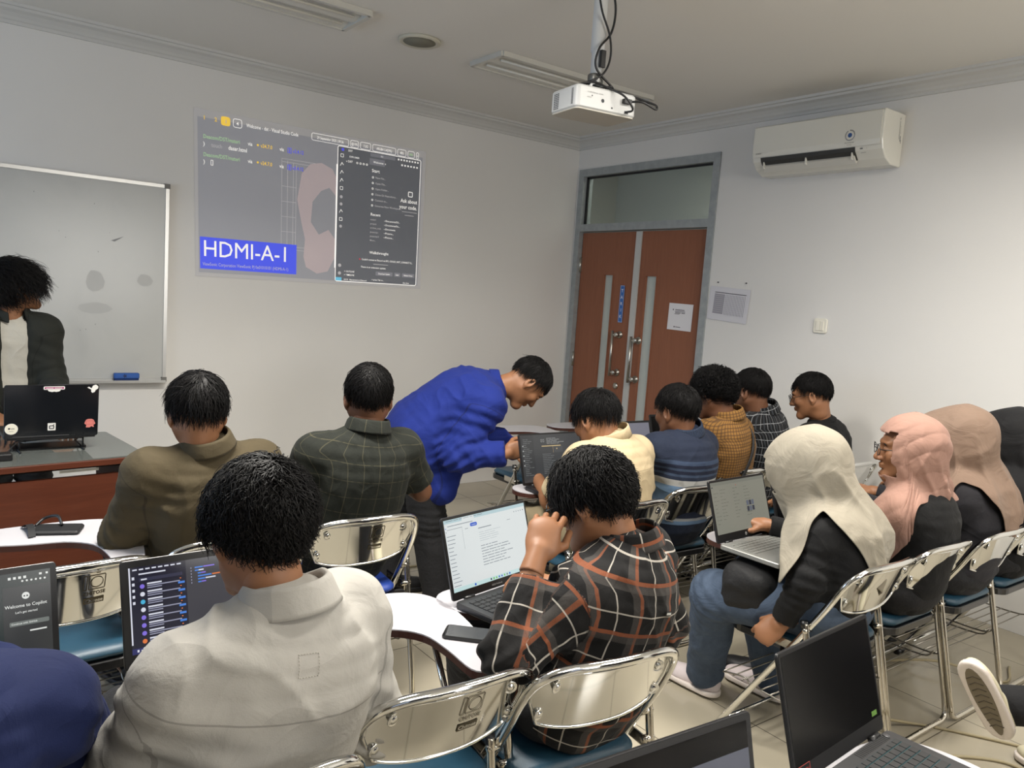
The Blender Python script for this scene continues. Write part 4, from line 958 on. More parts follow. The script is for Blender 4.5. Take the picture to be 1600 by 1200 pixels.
class Spine:
    def __init__(s,P,lat0,lat1,a,b,n=16,ts=None):
        s.P=[A(*p) for p in P]; t=np.linspace(0,1,n); B=np.array(s.P)
        c=((1-t)**3)[:,None]*B[0]+(3*(1-t)**2*t)[:,None]*B[1]+(3*(1-t)*t*t)[:,None]*B[2]+(t**3)[:,None]*B[3]
        s.c=c; s.t=t; T=np.gradient(c,axis=0); T/=np.linalg.norm(T,axis=1,keepdims=True); s.T=T
        L=lat0[None]*(1-t)[:,None]+lat1[None]*t[:,None]; L-=T*(L*T).sum(1,keepdims=True); L/=np.linalg.norm(L,axis=1,keepdims=True); s.L=L; s.Fw=np.cross(T,L)*-1; 
        ts=ts or (0,.12,.3,.5,.68,.82,.92,1.0); s.a=np.interp(t,ts,a); s.b=np.interp(t,ts,b); s.len=np.concatenate([[0],np.cumsum(np.linalg.norm(np.diff(c,axis=0),axis=1))])
    def eval(s,P,off=0,full=False):
        best=None
        for i in range(len(s.c)-1):
            a,b=s.c[i],s.c[i+1]; ba=b-a; h=np.clip(((P-a)@ba)/(ba@ba),0,1)[...,None]; q=P-a-h*ba
            L=s.L[i]*(1-h)+s.L[i+1]*h; Fw=s.Fw[i]*(1-h)+s.Fw[i+1]*h; Tn=s.T[i]*(1-h)+s.T[i+1]*h; h0=h[...,0]
            ra=s.a[i]*(1-h0)+s.a[i+1]*h0+off; rb=s.b[i]*(1-h0)+s.b[i+1]*h0+off
            u=(q*L).sum(-1); v=(q*Fw).sum(-1); w=(q*Tn).sum(-1)
            e=(np.abs(u/ra)**2.3+np.abs(v/rb)**2.3+np.abs(w/(.6*rb))**2.3)**(1/2.3)
            d=(e-1)*np.minimum(ra,rb)
            if full: val=np.stack([d,u,v,s.len[i]+(s.len[i+1]-s.len[i])*h0,ra],-1)
            else: val=d
            if best is None: best=val
            else:
                m=(d<(best[...,0] if full else best)); best=np.where(m[...,None] if full else m,val,best)
        return best
def tubes_np(paths,radii,nside=3):
    """paths (N,m,3), radii (N,m) -> quads"""
    N_,m,_=paths.shape; T=np.gradient(paths,axis=1); T/=np.linalg.norm(T,axis=2,keepdims=True)+1e-9
    ref=np.tile(A(.3,.5,.8),(N_,m,1)); X=np.cross(T,ref); X/=np.linalg.norm(X,axis=2,keepdims=True)+1e-9; Y=np.cross(T,X)
    V=np.stack([paths+(X*math.cos(2*PI*k/nside)+Y*math.sin(2*PI*k/nside))*radii[...,None] for k in range(nside)],2)
    b=(np.arange(N_)*m*nside)[:,None,None]; i=np.arange(m-1)[None,:,None]*nside; k=np.arange(nside)[None,None,:]; k2=(k+1)%nside
    F_=np.stack([b+i+k,b+i+k2,b+i+nside+k2,b+i+nside+k],-1).reshape(-1,4); return V.reshape(-1,3),F_
hairm=mat('hair_black',(12,10,10),.56,spec=.22)
HAIRS={ # thick, strands, length, lift, curl amp, curl freq, width, nape z, fringe z
 'short':(.010,2600,.048,.12,.002,3,.0016,-.62,.52),'bowl':(.013,2600,.070,.08,.002,2,.0016,-.50,.42),'messy':(.017,4200,.070,.20,.006,3,.0018,-.66,.40),
 'wavy':(.014,3600,.080,.12,.008,2.2,.0022,-.70,.30),'curly':(.010,3000,.090,1.6,.016,5,.0020,-.55,.40),'crop':(.008,2200,.028,.18,.001,2,.0015,-.42,.56),'long':(.020,4200,.14,.10,.010,3.0,.0020,-1.15,.30)}
def hair(style,seed,part=0,dens=1.0):
    th,n,ln,lift,amp,fr,wd,nz,fz=HAIRS[style]; n=int(n*dens); rg=np.random.default_rng(seed); c0=A(0,-.012,.035); rad=A(.077,.098,.091)
    def zmin(d):   # hairline as a function of direction
        t=(d[:,1]/(np.hypot(d[:,0],d[:,1])+1e-9)); return np.where(t<0,-.18+(nz+.18)*np.clip(-t,0,1)**1.2,-.18+(fz+.18)*np.clip(t,0,1)**.8+np.where(t>.25,.0,0))
    # cap
    nu,nv=64,40; th_=np.linspace(0,2*PI,nu,endpoint=False); ph=np.linspace(0,PI,nv)
    D=np.stack([np.outer(np.sin(ph),np.sin(th_)),np.outer(np.sin(ph),np.cos(th_)),np.outer(np.cos(ph),np.ones(nu))],-1).reshape(-1,3)
    m=np.clip((D[:,2]-zmin(D)+.06)/.12,0,1); k=th*(.55+.35*vnoise(D,5,seed)) 
    rr=np.where(m>0,1,0); V=c0+D*rad*(1-.08*(1-m))[:,None]+D*(k*m*m*(3-2*m))[:,None]
    I=np.arange(nv*nu).reshape(nv,nu); F_=np.stack([I[:-1],np.roll(I,-1,1)[:-1],np.roll(I,-1,1)[1:],I[1:]],-1).reshape(-1,4)[:,::-1]
    keep=(m[F_].max(1)>0); F_=F_[keep]
    # strands
    D=rg.normal(size=(n*3,3)); D/=np.linalg.norm(D,axis=1,keepdims=True); D=D[D[:,2]>zmin(D)+.02][:n]; n=len(D)
    crown=nrm(A(part*.25,-.45,.85)); flow=D-crown; flow-=D*(flow*D).sum(1,keepdims=True); flow/=np.linalg.norm(flow,axis=1,keepdims=True)+1e-6
    cl=np.stack([vnoise(D,4,seed+k) for k in range(3)],1); flow=flow+.55*cl+.25*rg.normal(size=(n,3)); flow-=D*(flow*D).sum(1,keepdims=True)*.9; flow/=np.linalg.norm(flow,axis=1,keepdims=True)
    L=ln*rg.uniform(.6,1.15,n)*(.75+.35*(D[:,1]>.1)); seg=7; P=np.zeros((n,seg,3)); p=c0+D*rad+D*(th*rg.uniform(.25,1.0,n))[:,None]; P[:,0]=p
    ph0=rg.uniform(0,2*PI,n)+6*vnoise(D,3,seed+9); up=D.copy()
    for j in range(1,seg):
        t=j/(seg-1); dirn=flow*(1-.1*t)+D*(lift*(1-1.9*t))+A(0,0,-.55*t*t)*1.0
        dirn/=np.linalg.norm(dirn,axis=1,keepdims=True); p=p+dirn*(L/(seg-1))[:,None]
        q=p-c0; e=np.sqrt(((q/(rad+th*.55))**2).sum(1)); p=np.where((e<1)[:,None],c0+q/e[:,None],p)
        side=np.cross(D,flow); P[:,j]=p+side*(amp*math.sqrt(t)*np.sin(fr*t*PI*1.2+ph0))[:,None]+D*(amp*.8*t*np.cos(fr*t*PI*1.2+ph0))[:,None]
    rad_=wd*np.linspace(1,.25,seg)[None]*rg.uniform(.6,1.2,(n,1)); Vs,Fs=tubes_np(P,rad_)
    return merge([(V,F_),(Vs,Fs)])
skins={'a':mat('skin_brown',(122,82,56),.5,spec=.35,var=.12,vscale=30),'b':mat('skin_tan',(138,96,68),.5,spec=.35,var=.12,vscale=30),'c':mat('skin_dark',(102,68,48),.5,spec=.35,var=.12,vscale=30)}
eyem=mat('eye_white',(215,210,205),.15); irism=mat('iris_dark',(30,20,16),.1)
def place(V,o,Rm): return V@Rm.T+A(*o)
def arm_uv(P,a,b,c):
    """length along shoulder-elbow-wrist and signed angle arc"""
    a,b,c=[A(*x) for x in (a,b,c)]; L1=np.linalg.norm(b-a)
    def seg(p,q,first):
        d=q-p; l=np.linalg.norm(d); h=(P-p)@d/(l*l); h=np.clip(h,-.3,1) if first else np.clip(h,0,1.3); r=P-p-np.clip(h,0,1)[:,None]*d; return h*l,np.linalg.norm(r,axis=1),r
    s1,d1,r1=seg(a,b,True); s2,d2,r2=seg(b,c,False); m=d1<d2; s=np.where(m,s1,L1+s2); r=np.where(m[:,None],r1,r2)
    ax=np.where(m[:,None],nrm(b-a),nrm(c-b)); hn=np.cross(nrm(b-a),nrm(c-b)); hn=nrm(hn) if np.linalg.norm(hn)>.05 else nrm(np.cross(nrm(b-a),A(0,1,.2))); ref=np.tile(hn,(len(P),1)); ref2=np.cross(ax,ref)
    an=np.arctan2((r*ref).sum(1),(r*ref2).sum(1)); return s,an*.052,np.minimum(d1,d2)
def folds(V,Nn,amp,seed,spine,arms,drape=0):
    """soft cloth folds pushed along the normals"""
    n=vnoise(V*A(1,1,.55),9,seed)+.5*vnoise(V,21,seed+3); d=amp*.55*n
    rid=1-np.abs(vnoise(V@rotm(20,30,40).T*A(1,.5,.35),16,seed+7)); d+=amp*.9*(rid**3-.3)
    for a,b,c in arms:
        e=A(*b); r=np.linalg.norm(V-e,axis=1); ax=nrm(A(*c)-A(*a)); ph=(V-e)@ax
        d+=amp*1.3*np.exp(-(r/.09)**2)*np.sin(ph*170+4*vnoise(V,10,seed))
        s_=A(*a); r=np.linalg.norm(V-(s_+A(0,0,-.07)),axis=1); d+=amp*.9*np.exp(-(r/.10)**2)*np.sin((V-s_)@nrm(A(.5,.2,1))*110+3*vnoise(V,8,seed+1))
    if spine is not None:
        low=np.exp(-((V[:,2]-spine.c[2][2])/.12)**2); d+=amp*1.0*low*np.clip(vnoise(V,5,seed+11)+.2,0,1)*np.sin(V[:,2]*95+V[:,0]*40*vnoise(V,2,seed+4)+7*vnoise(V,6,seed+5))
    return V+Nn*d[:,None]
def person(key,label,skin,hip,neck,headc,hrot,shL,shR,elL,elR,wrL,wrR,shirt,trouser,hairst,seed,res=.008,sleeve='long',trk=1.0,hand=('relax','relax'),hdirL=None,hdirR=None,hnL=(0,0,1),hnR=(0,0,1),
           knees=None,ankles=None,shoem=None,collar=None,cloth=.012,hem=0,amp=.004,stand=False,hairscale=1.0,untuck=None,toe=None,back=.05,hijab=None,hdens=1.0,glasses=False,part=0,inner=None,armr=1.0,yaw=0,cam_near=False,legfat=1.0,shoepose=None,headfine=.004,openf=0,slv=(1,1)):
    base=A(hip[0],hip[1],0); root=empty('person',tuple(base),0,label,'person')
    loc=lambda p: A(*p)-base
    hip,neck,hc=loc(hip),loc(neck),loc(headc); SL,SR,EL,ER,WL,WR=[loc(p) for p in (shL,shR,elL,elR,wrL,wrR)]
    H=rotm(*hrot); fw=A(-math.sin(R(yaw)),math.cos(R(yaw)),0); rt=A(math.cos(R(yaw)),math.sin(R(yaw)),0)
    sc=(SL+SR)/2; lat1=nrm(SR-SL); up=nrm(neck-hip)
    bk=nrm(np.cross(lat1,up))*-1          # pointing backwards
    bk=-nrm(np.cross(up,rt)) if True else bk
    back_v=np.cross(up,rt); back_v=back_v if back_v@fw<0 else -back_v; back_v=nrm(back_v)
    P0=hip+A(0,0,-.02); P3=neck; P1=P0+up*np.linalg.norm(P3-P0)*.35+back_v*back; P2=P3-nrm(P3-P0-back_v*back*2.2)*np.linalg.norm(P3-P0)*.30
    a=np.array([.172,.178,.162,.170,.178,.155,.095,.056])*trk; b=np.array([.125,.130,.115,.116,.116,.098,.070,.054])*trk
    sp=Spine((P0,P1,P2,P3),rt,lat1,a,b)
    if knees is None: kL,kR=hip+fw*.42-rt*.10+A(0,0,-.02),hip+fw*.42+rt*.10+A(0,0,-.02)
    else: kL,kR=loc(knees[0]),loc(knees[1])
    if ankles is None: aL,aR=kL+fw*.02+A(0,0,0),kR+fw*.02; aL[2]=aR[2]=.085
    else: aL,aR=loc(ankles[0]),loc(ankles[1])
    hjL,hjR=hip-rt*.09,hip+rt*.09
    # ---- skin body
    allp=np.array([hip-.22,hip+.22,SL,SR,EL,ER,WL,WR,kL,kR,aL,aR,neck]); lo,hi=allp.min(0)-.12,allp.max(0)+.12
    f=Field(lo,hi,.010)
    slo,shi=sp.c.min(0)-.22,sp.c.max(0)+.22
    f.op(lambda g:sp.eval(g,-.012),slo,shi,.02)
    for s_,e_,w_ in ((SL,EL,WL),(SR,ER,WR)):
        f.ell(s_,(.052,)*3,.04); f.cap(s_,e_,.044*armr,.038*armr,.03); f.cap(e_,w_,.039*armr,.026,.02)
    for h_,k_,a_ in ((hjL,kL,aL),(hjR,kR,aR)): f.cap(h_,k_,.078,.055,.03); f.cap(k_,a_,.053,.038,.02)
    parts=[f.mesh()]; n0,n1=neck-up*.05,hc+H@A(0,-.028,-.055); f=Field(np.minimum(n0,n1)-.09,np.maximum(n0,n1)+.09,.005); f.cap(n0,n1,.061,.054,.01); parts.append(f.mesh()); HV,HF=head_geo(headfine); parts.append((place(HV,hc,H),HF))
    for W_,E_,kd,hd,hn,sd in ((WL,EL,hand[0],hdirL,hnL,-1),(WR,ER,hand[1],hdirR,hnR,1)):
        V,F_=hand_geo(kd); V=V*A(sd,1,1)*(1.0); F_=F_ if sd>0 else F_[:,::-1]
        Y=nrm(hd) if hd is not None else nrm(W_-E_); Z=A(*hn)-Y*(A(*hn)@Y); Z=nrm(Z); X=np.cross(Y,Z); parts.append((place(V,W_,np.stack([X,Y,Z],1)),F_))
    V,F_=merge(parts); me=quadmesh('body',V,F_); bd=link('body',me,skins[skin],root,True)
    for s in (-1,1):
        M=Matrix.Translation(Vector(hc+H@A(s*.031,.0855,.010)))@Matrix(H.tolist()).to_4x4()
        MB().lathe([(.0,-.0095),(.006,-.0075),(.0090,0),(.0066,.0066),(.0,.0095)],12,M=M@Matrix.Rotation(-PI/2,4,'X')).build('eye',eyem,root)
        MB().lathe([(.0045,.0085),(.0035,.0097),(.0,.0101)],12,M=M@Matrix.Rotation(-PI/2,4,'X')).build('iris',irism,root)
        MB().tube(spline([M@Vector((s*.016,.004,.016)),M@Vector((0,.008,.021)),M@Vector((-s*.018,.004,.017))],4),.0028,5).build('eyebrow',hairm,root)
    # ---- trousers
    lf=legfat
    f=Field(np.minimum(np.minimum(hip-.2,kL-.15),np.minimum(kR-.15,np.minimum(aL,aR)-.1)),np.maximum(np.maximum(hip+.2,kL+.15),np.maximum(kR+.15,np.maximum(aL,aR)+.1)),.010)
    f.ell(hip+A(0,0,-.005),(.178,.14,.11),.03,np.stack([rt,fw,A(0,0,1)],1))
    for h_,k_,a_ in ((hjL,kL,aL),(hjR,kR,aR)):
        f.cap(h_,k_,.098,.076*lf,.03); f.cap(k_,a_-nrm(a_-k_)*.0,.074*lf,.062*lf,.03)
    for k_,a_ in ((kL,aL),(kR,aR)):
        d=nrm(a_-k_); f.ell(a_+d*.06,(.085,.085,.055),.0,None,'s') if False else None
    V,F_=f.mesh(); Nn=vnormals(V,F_); V=folds(V,Nn,.006 if legfat>1.05 else .004,seed+50,None,[(hjL,kL,aL),(hjR,kR,aR)])
    # trouser UV for denim
    link('trousers',quadmesh('trousers',V,F_),trouser,root,True)
    # ---- shoes
    for nm,a_,k_,side in (('shoe',aL,kL,-1),('shoe',aR,kR,1)):
        if shoepose and side==shoepose[0]: Rm=shoepose[1]; o=a_
        else:
            t=toe if toe is not None else fw+rt*.15*side; t=nrm(A(t[0],t[1],0)); Rm=np.stack([np.cross(t,A(0,0,1)),t,A(0,0,1)],1); o=a_.copy()
        f=Field(A(-.07,-.12,-.11),A(.07,.24,.07),.006)
        f.ell((0,.12,-.055),(.046,.10,.034),.01); f.ell((0,-.01,-.035),(.040,.065,.05),.03); f.cap(A(0,-.005,-.03),A(0,.0,.01),.041,.042,.02); f.cap(A(0,.0,-.02),A(0,.10,-.05),.034,.034,.02)
        f.clip((0,0,-.066),(0,0,-1)); Vs,Fs=f.mesh(); sh=link(nm,quadmesh(nm,place(Vs,o,Rm),Fs),(shoem or MATS.get('shoe_black') or mat('shoe_black',(24,24,26),.5)),root,True)
        f=Field(A(-.07,-.12,-.11),A(.07,.25,-.03),.005); 
        f.op(lambda g: np.maximum(np.maximum(np.sqrt((g[...,0]/(.042+.008*np.sin(np.clip((g[...,1]+.07)/.29,0,1)*PI)))**2+np.maximum(0,np.abs(g[...,1]-.075)-.105)**2/.045**2)-1,0*g[...,0]-1)*.04,np.abs(g[...,2]+.073)-.011),A(-.06,-.1,-.09),A(.06,.24,-.05),.004)
        Vs,Fs=f.mesh(); link('sole',quadmesh('sole',place(Vs,o,Rm),Fs),solem if shoem else MATS['shoe_black'],sh,True)
        if shoem:
            m=MB(); Mx=Matrix(Rm.tolist()).to_4x4(); Mx.translation=Vector(o)
            for i in range(5): y=.035+i*.020; z=-.002-i*.0075; m.tube([Mx@Vector((-.022,y,z-.004)),Mx@Vector((0,y+.006,z+.004)),Mx@Vector((.022,y+.012,z-.004))],.0028,5)
            m.build('shoelace',lacem,sh)
    if shoepose:
        a_=aL if shoepose[0]<0 else aR; Mx=Matrix(shoepose[1].tolist()).to_4x4(); Mx.translation=Vector(a_); tr=MB()
        out=[(.030*math.sin(k/24*2*PI)*(1+.22*math.cos(k/24*2*PI)),.075+.128*math.cos(k/24*2*PI)) for k in range(24)]
        tr.prism(out,-.0865,-.083,0,Mx); root_s=[c for c in root.children if c.name.startswith('shoe')][0]
        t_=tr.build('tread',mat('tread_taupe',(112,102,84),.8),root_s); g_=MB()
        for k in range(9): y=-.02+k*.023; g_.tube([Mx@Vector((-.022,y,-.0868)),Mx@Vector((0,y+.010,-.0868)),Mx@Vector((.022,y,-.0868))],.0016,4)
        g_.build('tread_groove',mat('tread_dark',(70,62,50),.8),root_s)
    # ---- shirt
    pts=np.array([slo,shi,SL-.09,SL+.09,SR-.09,SR+.09]+([EL,ER] if sleeve!='none' else [])+([WL,WR] if sleeve=='long' else [])); f=Field(pts.min(0)-.09,pts.max(0)+.09,res)
    f.op(lambda g:sp.eval(g,cloth),slo,shi,.03)
    for s_,e_,w_ in ((SL,EL,WL),(SR,ER,WR)):
        f.ell(s_,(.050+cloth*.8,)*3,.06); f.cap(neck-up*.045,s_,.046+cloth,.048+cloth,.05)
        if sleeve=='long': fr_=slv[0] if s_ is SL else slv[1]; f.cap(s_,e_,.056*armr+cloth,.050*armr+cloth,.045); e2=e_+(w_-e_)*fr_; f.cap(e_,e2,.050*armr+cloth,.036*armr+cloth*.7,.02)
        elif sleeve=='rolled': f.cap(s_,e_,.056*armr+cloth,.050*armr+cloth,.045); e2=e_+(w_-e_)*.35; f.cap(e_,e2,.050*armr+cloth,.046*armr+cloth,.02)
        elif sleeve=='short': f.cap(s_,s_+(e_-s_)*.80,.056*armr+cloth,.056*armr+cloth,.045)
    if untuck: 
        for p,q_,r_,r2_ in untuck: f.cap(loc(p),loc(q_),r_,r2_,.07)
    f.op(lambda g:d_cap(g,P0+A(0,0,-.02),P0+A(0,0,.02),.15,.15)*1.0,P0-.2,P0+.2,.06) if hem else None
    for s_,e_,w_ in ((SL,EL,WL),(SR,ER,WR)):                       # flat sleeve ends
        if sleeve=='short':
            d=nrm(e_-s_); c_=s_+(e_-s_)*.80; f.op(lambda g:np.maximum(-((g-c_)@d),np.linalg.norm(g-c_,axis=-1)-.10),c_-.1,c_+.1,0,'s')
        if sleeve=='rolled':
            d=nrm(w_-e_); c_=e_+(w_-e_)*.35; f.op(lambda g:np.maximum(-((g-c_)@d),np.linalg.norm(g-c_,axis=-1)-.085),c_-.085,c_+.085,0,'s')
        if sleeve=='long':
            d=nrm(w_-e_); c_=e_+(w_-e_)*(slv[0] if s_ is SL else slv[1])-d*.012; f.op(lambda g:np.maximum(-((g-c_)@d),np.linalg.norm(g-c_,axis=-1)-.07),c_-.07,c_+.07,0,'s')
    if openf:
        f.op(lambda g:d_box(g,sp.c[8]+fw*.16,(openf,.12,.40),.02,np.stack([rt,fw,up],1)),sp.c[8]-.45,sp.c[8]+.45,.02,'s')
        f2=Field(slo,shi,.008); f2.op(lambda g:sp.eval(g,.0),slo,shi,.02); Vt,Ft=f2.mesh(); Nt=vnormals(Vt,Ft); link('tee_shirt',quadmesh('tee_shirt',folds(Vt,Nt,.003,seed+8,sp,[]),Ft),inner,root,True)
    V,F_=f.mesh(); Nn=vnormals(V,F_)
    tor=sp.eval(V,cloth,True); axs=nrm(P3-P0); tt=(V-P0)@axs; tc=(sp.c-P0)@axs; ccx=np.stack([np.interp(tt,tc,sp.c[:,k]) for k in range(3)],1); al=np.interp(tt,tc,sp.a); LL=nrm(rt+lat1); BB=np.cross(LL,axs); BB=BB*(1 if BB@fw<0 else -1); q_=V-ccx
    tor=np.stack([tor[:,0],q_@LL,q_@BB,tt,al],1); sL,uL,dL=arm_uv(V,SL,EL,WL); sR,uR,dR=arm_uv(V,SR,ER,WR)
    dtor=tor[:,0]; da=np.minimum(dL,dR)-.068-cloth+ .02*np.clip(1-np.minimum(sL,sR)/.1,0,1)
    inL=(dL<dR); s_arm=np.where(inL,sL,sR); seam=(da-dtor)+np.clip(.03-s_arm,0,1)*2.0
    ang=np.arctan2(tor[:,1]/np.maximum(tor[:,4],.05),tor[:,2]/np.maximum(tor[:,4]*.7,.04)); 
    ut=ang*np.clip(tor[:,4],.13,.2)*.95; vt=tor[:,3]
    isarm=seam<0; fa=(isarm[F_].sum(1)>=2); fL=inL[F_[:,0]]
    U=np.where(fa[:,None],np.where(fL[:,None],uL[F_],uR[F_]),ut[F_]); Vv=np.where(fa[:,None],np.where(fL[:,None],sL[F_],sR[F_]),vt[F_])
    U-= np.where(fa[:,None],.052*2*PI*np.round((U-U[:,:1])/(.052*2*PI)),0)
    d=np.abs(U-U[:,:1]); U=np.where((~fa[:,None])&(d>.25),U[:,:1],U)
    V2=folds(V,Nn,amp,seed,sp,[(SL,EL,WL),(SR,ER,WR)])
    me=quadmesh('shirt',V2,F_,np.stack([U,Vv],-1).reshape(-1,2),{'seam':seam,'spine':vt/sp.len[-1]}); sh=link('shirt' if not (hijab) else 'jacket',me,shirt,root,True)
    # ---- collar
    if collar:
        kind,cm=collar; ax=nrm(hc+H@A(0,-.03,-.07)-neck); ax=nrm(.45*ax+.35*up+A(0,0,.35)) if not stand else ax; X=nrm(rt-ax*(rt@ax)); Y=np.cross(ax,X); o=neck+ax*.012-Y*.006
        prof={'shirt':[(.000,-.012),(.002,.030),(.003,.036),(.007,.037),(.012,.030),(.021,-.004),(.023,-.010),(.018,-.010),(.009,.022),(.007,-.012)],'band':[(0,-.015),(.001,.03),(.004,.033),(.007,.03),(.008,-.015)],
              'jacket':[(.000,-.012),(.002,.026),(.005,.036),(.011,.038),(.017,.030),(.029,-.006),(.032,-.014),(.027,-.014),(.011,.022),(.007,-.012)],'tee':[(0,-.01),(.001,.008),(.004,.012),(.009,.008),(.010,-.012)]}[kind]
        n=40; K=len(prof); VV=[];UU=[]
        for i in range(n+1):
            g=R(-90-152+304*i/n); op=max(0,(abs(i/n-.5)-.32)/.18)
            for r_,z_ in prof:
                rr=.064+r_; VV.append(o+X*rr*math.cos(g)+Y*(rr*1.02)*math.sin(g)+ax*(z_-.018*op*1.4)+Y*op*.012)
                UU.append((g*.07,z_*1.3+r_))
        FF=np.array([(i*K+k,(i+1)*K+k,(i+1)*K+(k+1)%K,i*K+(k+1)%K) for i in range(n) for k in range(K)])
        uv=np.array(UU)[FF].reshape(-1,2); me=quadmesh('collar',np.array(VV),FF,uv,{'seam':np.ones(len(VV)),'spine':np.ones(len(VV))*.5}); link('collar',me,cm,root,True)
    if inner: pass
    # ---- hair or headscarf
    if hairst:
        V,F_=hair(hairst,seed,part,hdens); V=place(V*hairscale,hc,H); link('hair',quadmesh('hair',V,F_),hairm,root,True)
    if hijab: make_hijab(root,hijab,hc,H,neck,sp,(SL,EL,WL),(SR,ER,WR),fw,rt,seed)
    if glasses:
        gm=mat('glasses_frame',(30,30,32),.3); g=MB(); T=lambda x,y,z: Vector(hc+H@A(x,y,z))
        for s in (-1,1):
            g.tube([T(s*.034+.024*math.cos(t*PI/8),.115-.004*abs(math.cos(t*PI/8)),.006+.020*math.sin(t*PI/8)) for t in range(16)],.0016,6,closed=True)
            g.tube([T(s*.057,.112,.010),T(s*.078,.085,.012),T(s*.084,.0,.014),T(s*.083,-.02,.004)],.0016,6)
        g.tube([T(-.011,.117,.010),T(0,.119,.013),T(.011,.117,.010)],.0016,6); g.build('glasses',gm,root)
    return root,sp
def make_hijab(root,hj,hc,H,neck,sp,armL,armR,fw,rt,seed):
    """headscarf: cloth hanging from the head over neck, shoulders and back"""
    m=hj['mat']; off=hj.get('off',.018); nU,nV=144,84; th=np.linspace(0,2*PI,nU,endpoint=False)   # th=0 back, pi front, + towards the right
    def sdf(P):
        d=d_ell(P,hc+H@A(0,-.012,.03),A(.086,.106,.100),H); d=smin(d,d_ell(P,hc+H@A(0,.03,-.03),A(.070,.072,.088),H),.03)
        d=smin(d,d_cap(P,hc+H@A(0,-.035,-.06),neck,.062,.075),.05)
        if hj.get('brim'): d=smin(d,d_ell(P,hc+H@A(0,.03+hj['brim'],.015),A(.078,.09,.10),H),.03); d=smin(d,sp.eval(P,.012),.06)
        for a,b,c in (armL,armR): d=smin(d,d_ell(P,a,A(.07,.07,.07)),.06); d=smin(d,d_cap(P,a,b,.066,.06),.04)
        return d
    hcc=hc+H@A(0,-.012,.03); zs=np.linspace(0,1,nV); ext=np.linalg.norm(H[2]*A(.086,.106,.100)); top=A(hcc[0],hcc[1],hcc[2]+ext+off)
    zlow=neck[2]-hj.get('drop',.35)
    back_=-fw
    D=np.cos(th)[:,None]*(-fw)+np.sin(th)[:,None]*rt
    s_=zs**1.0; Z=top[2]+(zlow-top[2])*s_; Rr=np.zeros((nV,nU)); C=np.zeros((nV,3))
    zh=hc[2]-.02
    for j,z in enumerate(Z):
        if z>=zh: c=hc+(H@A(0,-.012,.03)); c=c*1.0; t=0
        cz=hc+H@A(0,-.01,.02)
        if z>neck[2]: t=np.clip((z-neck[2])/(hc[2]-neck[2]),0,1); c=cz*t+neck*(1-t)
        else:
            c=A(*[np.interp(z,sp.c[:,2],sp.c[:,k]) for k in range(3)])
        C[j]=A(c[0],c[1],z)
        if j==0: Rr[j]=.004; continue
        r=np.linspace(0,.42,85); P=C[j][None,None]+D[:,None]*r[None,:,None]; d=sdf(P); ins=d<off
        last=np.where(ins.any(1),85-1-np.argmax(ins[:,::-1],1),0); i1=np.clip(last,0,83); d0=d[np.arange(nU),i1]-off; d1=d[np.arange(nU),i1+1]-off
        rr=r[i1]+(r[1]-r[0])*np.clip(-d0/(d1-d0+1e-9),0,1); Rr[j]=np.where(last>0,rr,.006)
    slack=hj.get('slack',.7)
    for j in range(1,nV):
        prev=Rr[j-1]+(-(C[j]-C[j-1])@D.T)*0-( (C[j]-C[j-1])[None]@D.T)[0]
        dz=Z[j-1]-Z[j]; Rr[j]=np.maximum(Rr[j],prev-slack*dz)
    for it in range(5):
        Rr[1:]=.5*Rr[1:]+.25*(np.roll(Rr,1,1)[1:]+np.roll(Rr,-1,1)[1:])
        Rr[1:-1]=.6*Rr[1:-1]+.2*(Rr[2:]+Rr[:-2])
    hem=hj['hem'](th,neck[2]); hem=(hem*.5+.25*(np.roll(hem,1)+np.roll(hem,-1))); hem=(hem*.5+.25*(np.roll(hem,1)+np.roll(hem,-1))); SS=np.linspace(0,1,nV)
    ZZ=Z[0]+(hem[None]-Z[0])*SS[:,None]; R2=np.zeros_like(Rr)
    for i in range(nU): R2[:,i]=np.interp(-ZZ[:,i],-Z,Rr[:,i])
    CC=np.stack([np.interp(-ZZ,-Z,C[:,k]) for k in range(3)],-1); TH=np.tile(th,(nV,1)); P=CC+D[None]*R2[...,None]
    dep=np.clip((hc[2]-.02-ZZ)/.22,0,1); hd=np.clip((top[2]-ZZ)/.1,0,1)
    w=1-np.abs(np.sin(TH*hj.get('nf',9)*.5+5*hj.get('twist',.6)*(top[2]-ZZ)+1.8*vnoise(P,4,seed))); f=(w**1.7-.35)*(.004*hd+hj.get('fold',.013)*1.3*dep)
    q=1-np.abs(vnoise(P@rotm(10,35,20).T*A(1,1,.5),9,seed+2)); f+=.007*(q**4-.2)*hd
    if hj.get('wrap'):
        ph=(P[...,2]*.75+((P-hc)@fw)*.75+.3*((P-hc)@rt))*120+2.2*vnoise(P,6,seed); f+=.0055*hd*(np.abs(np.sin(ph*.5))**.7-.6)
    P=P+D[None]*f[...,None]
    Pm=(P[:-1]+P[1:])/2; hl=(Pm-hc)@H; fo=hj.get('face',(.055,.085,-.085)); face=(hl[...,1]>fo[0])&(np.abs(hl[...,0])<fo[1])&(hl[...,2]>fo[2])&(hl[...,2]<.075)
    keep=np.ones(face.shape,bool)
    I=np.arange(nV*nU).reshape(nV,nU); Q=np.stack([I[:-1],np.roll(I,-1,1)[:-1],np.roll(I,-1,1)[1:],I[1:]],-1)
    K=(keep&np.roll(keep,-1,1))&~face; F_=Q[K]; o=link('headscarf',quadmesh('headscarf',P.reshape(-1,3),F_),m,root,True)
    so=o.modifiers.new('s','SOLIDIFY'); so.thickness=.004; so.offset=-1
    sub=o.modifiers.new('u','SUBSURF'); sub.levels=1; sub.render_levels=1
    return o

